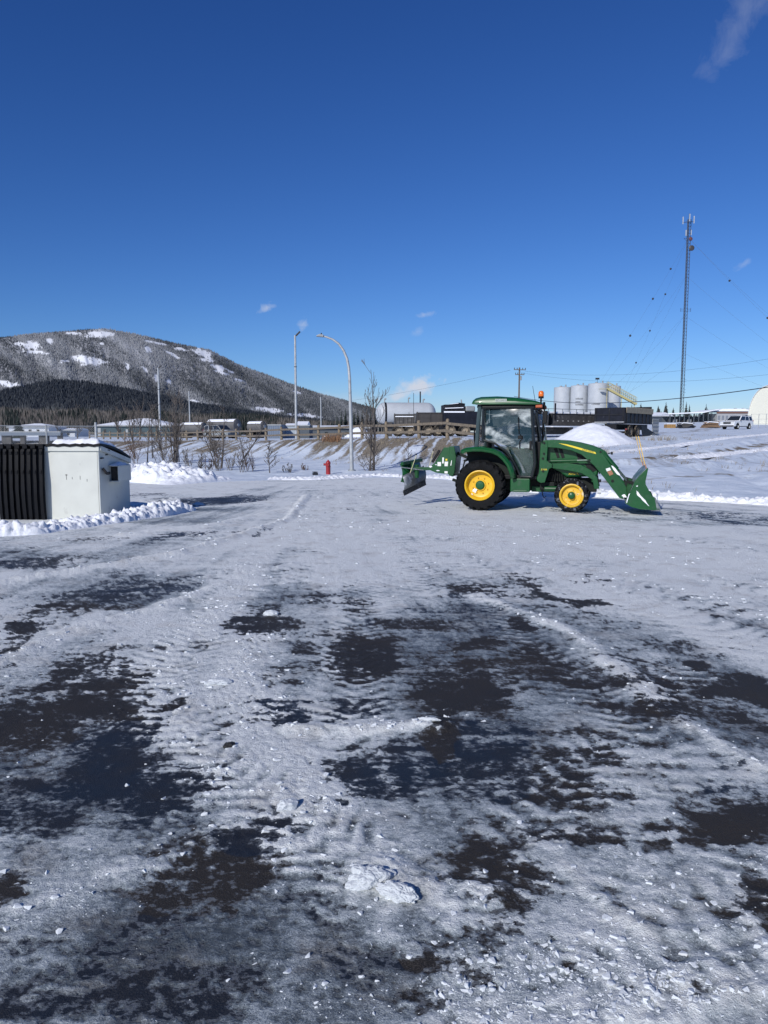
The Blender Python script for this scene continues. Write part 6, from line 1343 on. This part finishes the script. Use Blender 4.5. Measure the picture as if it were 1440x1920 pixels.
# guys: (attach row, anchor pixel, anchor distance, ball rows along the wire)
gm_ = mat('guy_wire', (.10, .11, .13), .6, .3)
def guy(yatt, apx, apy, aY, balls, r=.016):
    P0 = Vector((mg.x, mg.y, z0+zm(yatt))); A = at(apx, apy, aY); b = MB(); pts = [P0.lerp(A, t)-Vector((0, 0, 2.2*4*t*(1-t)*.4)) for t in np.linspace(0, 1, 14)]
    b.tube([p_-Vector(mast.location) for p_ in pts], r, 4, False); b.build('guy_wire', gm_, mast)
    for t in balls:
        k = min(12, int(t*13)); q_ = pts[k].lerp(pts[k+1], t*13-k)-Vector(mast.location)
        MB().lathe([(.001, -.34), (.24, -.24), (.34, 0), (.24, .24), (.001, .34)], 10, o=q_).build('guy_insulator', mt, mast, smooth=True)
guy(447, 1122, 722, 205, (.22, .43, .68)); guy(447, 1168, 735, 300, (.30, .53, .76)); guy(515, 1128, 728, 210, ()); guy(515, 1172, 738, 300, ()); guy(590, 1140, 735, 215, ()); guy(590, 1176, 742, 300, ()); guy(665, 1160, 745, 220, ())
guy(445, 1520, 670, 210, (.37, .68)); guy(445, 1500, 640, 200, ()); guy(518, 1530, 708, 210, ()); guy(592, 1540, 745, 215, ()); guy(662, 1550, 765, 220, ())

# ------------------------------------------------------------------ conifers
needle = mat('spruce_needles', (.022, .034, .028), .85, var=.4, scale=.7)
needle_s = mat('spruce_needles_frosted', (.05, .06, .058), .85, var=.5, scale=.7)
def spruce(px, yb, yt, Y, wpx, label, seed=1, m=None, group=None):
    g = at(px, yb, Y); z0 = min(g.z, hz(g.x, g.y)); h = at(px, yt, Y).z-z0; r = px2m(wpx, Y)/2; o = empty('spruce_tree', (g.x, g.y, z0), 0, label, 'tree', group); rs = random.Random(seed)
    MB().cyl((0, 0, -.2), (0, 0, h*.97), h*.016, .02, 6).build('trunk', bark, o)
    b = MB(); nl = 26
    for i in range(nl):
        t = i/(nl-1); z = h*(.08+.90*t); rad = r*(1-t)**.85*rs.uniform(.75, 1.15)+.06*r; nb = max(4, int(11*(1-t))+3)
        for k in range(nb):
            a = 6.283*k/nb+rs.uniform(-.3, .3); rr_ = rad*rs.uniform(.6, 1.15); w_ = rr_*.34+.05; dz2 = -rr_*rs.uniform(.15, .5); c_, s_ = math.cos(a), math.sin(a)
            b.add([(0, 0, z+h*.02), (c_*rr_*.6-s_*w_, s_*rr_*.6+c_*w_, z+dz2*.7), (c_*rr_, s_*rr_, z+dz2), (c_*rr_*.6+s_*w_, s_*rr_*.6-c_*w_, z+dz2*.7), (c_*rr_*.55, s_*rr_*.55, z+dz2*.35+h*.012)], [(0, 1, 4), (1, 2, 4), (2, 3, 4), (3, 0, 4)])
    b.build('crown', m or needle, o); return o
spruce(35, 815, 779, 112, 30, 'dark spruce standing in front of the white house at far left', 2)
for i, (px, yt, wd) in enumerate(((632, 777, 9), (640, 771, 10), (648, 765, 12), (657, 775, 10), (664, 768, 12), (671, 764, 11), (679, 769, 12), (688, 766, 12), (695, 771, 11), (703, 768, 11))):
    spruce(px, 803, yt, 165+i*2, wd*1.35, '%s of the dark spruces behind the curved street lamp' % ('first from left', 'second from left', 'third from left', 'fourth from left', 'fifth from left', 'sixth from left', 'seventh from left', 'eighth from left', 'ninth from left', 'rightmost')[i], 10+i, None, 'dark spruces behind the street lamp')
for i, (px, yt, wd, yb, lb) in enumerate(((1233.5, 760, 9, 780, 'small spruce left of the radio mast base, at the trailer end'), (1248, 753.5, 12, 780, 'tallest spruce left of the radio mast base'), (1262, 764, 10, 782, 'low bushy spruce just left of the radio mast base'), (1286, 752.5, 10, 780, 'tall spruce just right of the radio mast base'), (1292, 758, 8, 780, 'shorter spruce touching the tall one right of the mast base'), (1323.5, 757, 8, 778, 'lone spruce above the long shed roof'), (1163, 755, 9, 775, 'spruce at the right of the storage tanks, under the stair'), (1184, 756, 8, 778, 'bushy tree top below the yellow stair'), (1201, 755, 11, 778, 'bushy tree top right of the yellow stair foot'), (828, 762, 6, 790, 'small spruce between white tank and haul truck'))):
    spruce(px, yb, yt, 290 if px > 1000 else 150, wd*1.3, lb, 40+i, needle_s if i % 2 else needle)
for i, (px, py, Y, h, lb) in enumerate(((145, 816, 105, 4.6, 'hazy bare tree between white shed and teal building'), (222, 815, 108, 4.4, 'bare tree in front of the teal roof, left one'), (262, 815, 104, 6.2, 'tall bare tree in front of the teal roof, right one'), (110, 816, 112, 3.6, 'bare bushy tree in front of the white shed'), (168, 815, 110, 3.8, 'bare tree beside the steel fence post'))):
    tree('bare_tree', px, py, Y, h, lb, r=.10, seed=90+i, spread=.6, kids=7, minr=.028, m=bark)

# ------------------------------------------------------------------ mountain and forests
def ridge_fn(pts): xs = [p_[0] for p_ in pts]; ys = [p_[1] for p_ in pts]; return lambda x: np.interp(x, xs, ys)
CLEAR = [(196, 627, 33, 6.5, 0), (150, 625, 20, 2.5, 0), (178, 677, 36, 10, 8), (70, 648, 22, 9, 0), (80, 661, 28, 3.5, 5), (18, 719, 34, 6, 10), (246, 688, 5, 9, -30), (278, 694, 4, 8, -40), (298, 708, 4, 9, 0), (322, 715, 6, 5, 0), (385, 663, 22, 8, 20), (395, 674, 18, 5, 10), (415, 690, 16, 6, 20), (422, 700, 18, 3, 18), (455, 714, 16, 3, 18), (436, 697, 10, 3, 15), (345, 655, 18, 3, 12), (300, 643, 30, 2.5, 12), (200, 645, 6, 3, 0), (132, 678, 10, 4, 0), (505, 769, 40, 6, 4), (570, 780, 36, 5, 4), (560, 736, 12, 3, 10), (105, 640, 8, 6, 0), (285, 655, 8, 5, 40), (50, 645, 14, 4, 0), (365, 752, 14, 3, 8), (330, 665, 20, 3, 30)]
def in_clear(px, py):
    wob = (fbm(px/6., py/4., 3, 91)-.5)*1.1; m_ = np.zeros(px.shape)
    for cx, cy, rx, ry, a in CLEAR:
        ca, sa = math.cos(R(a)), math.sin(R(a)); dx, dy = px-cx, py-cy; e = np.sqrt(((dx*ca+dy*sa)/rx)**2+((-dx*sa+dy*ca)/ry)**2)+wob; m_ = np.maximum(m_, np.clip(1.05-e, 0, 1)*2.5)
    return np.clip(m_, 0, 1)
def landform(name, label, pts, r0, r1, x0, x1, m, nx, ny, power, rough, seed):
    """hill seen from the lot: rises from r0 to its crest at r1 (distance), crest following the photographed skyline"""
    rf = ridge_fn(pts); px = np.linspace(x0, x1, nx); t = np.linspace(0, 1.35, ny); PX, Tt = np.meshgrid(px, t, indexing='ij')
    Rr = r0+(r1-r0)*Tt; az = np.arctan((PX-720)/FPX); ydir = rf(PX); el = (814.2-ydir)/FPX*np.cos(az); zc = el*r1+EYE
    s = np.clip(Tt, 0, 1); prof = s**power; prof = np.where(Tt > 1, 1-(Tt-1)**2*3.0-(Tt-1)*.4, prof)
    gul = (fbm(PX/46+Tt*.9, Tt*1.4, 4, seed)-.5)*rough*np.clip(zc, 5, None)*np.sin(np.clip(s, 0, 1)*math.pi)**.8
    Z = zc*prof+gul; X = np.sin(az)*Rr; Yy = np.cos(az)*Rr
    J = np.arange(nx*ny).reshape(nx, ny); F = np.stack([J[:-1, :-1], J[1:, :-1], J[1:, 1:], J[:-1, 1:]], -1).reshape(-1, 4)
    cyv = Yy*math.cos(PITCH)-(Z-EYE)*math.sin(PITCH); pyv = 960-FPX*(Yy*math.sin(PITCH)+(Z-EYE)*math.cos(PITCH))/cyv; vd_ = pyv-.62*PX
    clr = np.clip(in_clear(PX, pyv)+np.clip(1.2*(fbm(vd_/20., PX/100., 5, 95)-.45), 0, .6)*sst(740, 660, pyv), 0, 1) if name == 'mountain' else np.zeros(X.shape)
    o = raw(name, np.stack([X.ravel(), Yy.ravel(), Z.ravel()], 1), F, m, smooth=True, attrs={'clear': clr.ravel()}); tag(o, label, kind='structure')
    def sample(pxs, ts):
        i = np.clip((pxs-x0)/(x1-x0)*(nx-1), 0, nx-1.001); j = np.clip(ts/1.35*(ny-1), 0, ny-1.001); a_ = i.astype(int); c_ = j.astype(int); fi = i-a_; fj = j-c_
        def g_(A): return (A[a_, c_]*(1-fi)+A[a_+1, c_]*fi)*(1-fj)+(A[a_, c_+1]*(1-fi)+A[a_+1, c_+1]*fi)*fj
        return g_(X), g_(Yy), g_(Z)
    return o, sample
def cone_forest(name, label, X, Y, Z, h, wd, m, shade):
    n = len(X); a = rng.uniform(0, 6.283, n); V = np.empty((n, 5, 3)); k4 = np.arange(4)*math.pi/2
    V[:, :4, 0] = X[:, None]+np.cos(a[:, None]+k4)*wd[:, None]; V[:, :4, 1] = Y[:, None]+np.sin(a[:, None]+k4)*wd[:, None]; V[:, :4, 2] = (Z-1.0)[:, None]
    V[:, 4] = np.stack([X, Y, Z+h], 1); k = np.arange(n)[:, None]*5
    F = np.concatenate([k+np.array([[0, 1, 4]]), k+np.array([[1, 2, 4]]), k+np.array([[2, 3, 4]]), k+np.array([[3, 0, 4]])])
    return tag(raw(name, V.reshape(-1, 3), F, m, attrs={'tone': np.repeat(shade, 5)}), label, 'forest', kind='stuff')
def forest_mat(name, c0, c1):
    m = bpy.data.materials.new(name); m.use_nodes = True; n = m.node_tree.nodes; l = m.node_tree.links; p = n['Principled BSDF']; x = n.new('ShaderNodeAttribute'); x.attribute_name = 'tone'
    r = n.new('ShaderNodeValToRGB'); r.color_ramp.elements[0].color = tuple(c0)+(1,); r.color_ramp.elements[1].color = tuple(c1)+(1,); l.new(x.outputs['Fac'], r.inputs[0]); l.new(r.outputs[0], p.inputs['Base Color']); p.inputs['Roughness'].default_value = .9; p.inputs['Specular IOR Level'].default_value = .1; return m
mount_m = bpy.data.materials.new('mountain_snow_and_brush'); mount_m.use_nodes = True
_n = mount_m.node_tree.nodes; _l = mount_m.node_tree.links; _p = _n['Principled BSDF']; _p.inputs['Roughness'].default_value = .9; _p.inputs['Specular IOR Level'].default_value = .1
_a = _n.new('ShaderNodeAttribute'); _a.attribute_name = 'clear'; _r = _n.new('ShaderNodeValToRGB'); _r.color_ramp.elements[0].color = (.20, .205, .215, 1); _r.color_ramp.elements[1].color = (.80, .83, .87, 1); _l.new(_a.outputs['Fac'], _r.inputs[0]); _l.new(_r.outputs[0], _p.inputs['Base Color'])
MT = [(-420, 720), (-250, 690), (-120, 660), (0, 640), (60, 632.5), (130, 627), (165, 624), (200, 621.5), (222, 624), (260, 631), (300, 640), (350, 651), (385, 657), (400, 660), (420, 671), (460, 690), (500, 704), (545, 721), (600, 740), (650, 753), (690, 764), (730, 778), (800, 800), (900, 812)]
mo, ms = landform('mountain', 'snowy forested mountain on the left', MT, 2300, 4600, -420, 900, mount_m, 880, 240, 1.25, .17, 5)
n = 98000; pxs = rng.uniform(-380, 800, n); ts = rng.uniform(0, 1.02, n)**.85; X, Y_, Z = ms(pxs, ts)
cy_ = Y_*math.cos(PITCH)-(Z-EYE)*math.sin(PITCH); pys = 960-FPX*(Y_*math.sin(PITCH)+(Z-EYE)*math.cos(PITCH))/cy_
vd = pys-.62*pxs; dens = .74-1.3*(fbm(vd/20., pxs/100., 5, 95)-.5)+.25*sst(640, 760, pys); keep = rng.random(n) < np.clip(dens, .12, 1)*(1-.96*in_clear(pxs, pys)); pxs, pys, X, Y_, Z = (v[keep] for v in (pxs, pys, X, Y_, Z)); n = len(X)
frost = np.clip(.5+2.6*(fbm(vd[keep]/26.+7, pxs/120., 4, 97)-.5)+rng.normal(0, .22, n)-.35*sst(660, 760, pys)-.12*sst(160, 60, pxs)+.2*sst(700, 650, pys)*sst(180, 330, pxs), 0, 1)
cone_forest('mountain_forest', 'snow dusted conifer forest on the mountain', X, Y_, Z, rng.uniform(6, 13, n), rng.uniform(2.0, 3.4, n), forest_mat('mountain_trees', (.06, .068, .076), (.29, .305, .325)), frost)
FT = [(-420, 775), (-200, 757), (-80, 746), (0, 737), (55, 727), (90, 719), (120, 716.5), (167, 719), (233, 730), (300, 744), (367, 758), (433, 768), (480, 775), (560, 786), (640, 795), (740, 805), (820, 812)]
foot_m = mat('shade_tinted_ground', (.08, .09, .10), .9, var=.2, scale=.01, spec=.05)  # ground darkened too, part of the painted cloud shadow
fo_, fs = landform('foothill', 'forested foothill coloured dark for a cloud shadow, below the mountain', FT, 1500, 2200, -420, 820, foot_m, 260, 60, 1.3, .12, 8)
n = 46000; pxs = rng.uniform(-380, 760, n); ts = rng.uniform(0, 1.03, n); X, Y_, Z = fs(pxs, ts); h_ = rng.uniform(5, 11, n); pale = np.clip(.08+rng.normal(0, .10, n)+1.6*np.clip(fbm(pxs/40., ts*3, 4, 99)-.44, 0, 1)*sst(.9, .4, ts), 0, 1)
cone_forest('shade_tinted_forest', 'dense conifer forest on the foothill, its dark colour painting cloud shadow', X, Y_, Z, h_, h_*.26, forest_mat('shade_tinted_trees', (.02, .027, .040), (.19, .20, .20)), pale)  # near-black navy tree colours paint the cloud shadow lying across this forest
# grey brown leafless wood on the valley floor
VT = [(-420, 780), (-100, 776), (0, 774), (120, 776), (260, 780), (400, 786), (520, 792), (640, 799), (760, 807), (860, 812)]
vo, vs = landform('valley_slope', 'low wooded rise in front of the foothill', VT, 420, 900, -420, 860, mat('valley_ground', (.28, .27, .27), .9, var=.3, scale=.02), 200, 40, 1.2, .1, 12)
n = 26000; pxs = rng.uniform(-380, 800, n); ts = rng.uniform(.1, 1.05, n); X, Y_, Z = vs(pxs, ts); big = fbm(pxs/30., ts*2, 3, 101); h_ = rng.uniform(4, 9, n)*(.6+.8*big); conif = (rng.random(n) < .10+.4*(big > .60))
cone_forest('valley_wood', 'grey brown leafless wood at the foot of the hills', X[~conif], Y_[~conif], Z[~conif], h_[~conif], rng.uniform(.3, .7, (~conif).sum()), forest_mat('valley_trees', (.075, .066, .06), (.27, .25, .23)), np.clip(rng.normal(.45, .25, (~conif).sum()), 0, 1))
cone_forest('valley_conifers', 'scattered dark conifers at the foot of the hills', X[conif], Y_[conif], Z[conif], h_[conif]*1.1, h_[conif]*.2, forest_mat('valley_conifer', (.012, .018, .018), (.06, .07, .065)), np.clip(rng.normal(.3, .2, conif.sum()), 0, 1))
# far treeline on the right
n = 2600; pxs = rng.uniform(1140, 1700, n); Yt = rng.uniform(380, 520, n); X = (pxs-720)/FPX*Yt; Z = np.array(base_height(X, Yt)); h_ = rng.uniform(2.5, 6.5, n)*(.4+1.0*fbm(pxs/14., Yt*0, 3, 103))
cone_forest('treeline', 'distant treeline behind the sheds on the right', X, Yt, Z, h_, h_*.22, forest_mat('treeline_trees', (.03, .04, .045), (.12, .13, .14)), np.clip(rng.normal(.4, .25, n), 0, 1))
b = MB(); q_ = at(207, 623, 4550)
ms_ = tag(MB().cyl((q_.x, q_.y, q_.z-20), (q_.x, q_.y, q_.z+32), 1.6, 1.0, 6).cyl((q_.x+9, q_.y, q_.z-20), (q_.x+9, q_.y, q_.z+18), 1.4, 1.0, 6).box(q_.x+2, q_.x+26, q_.y-6, q_.y+6, q_.z-14, q_.z+4).build('summit_station', galv_d), 'tiny antenna station on the mountain summit', 'antenna station')
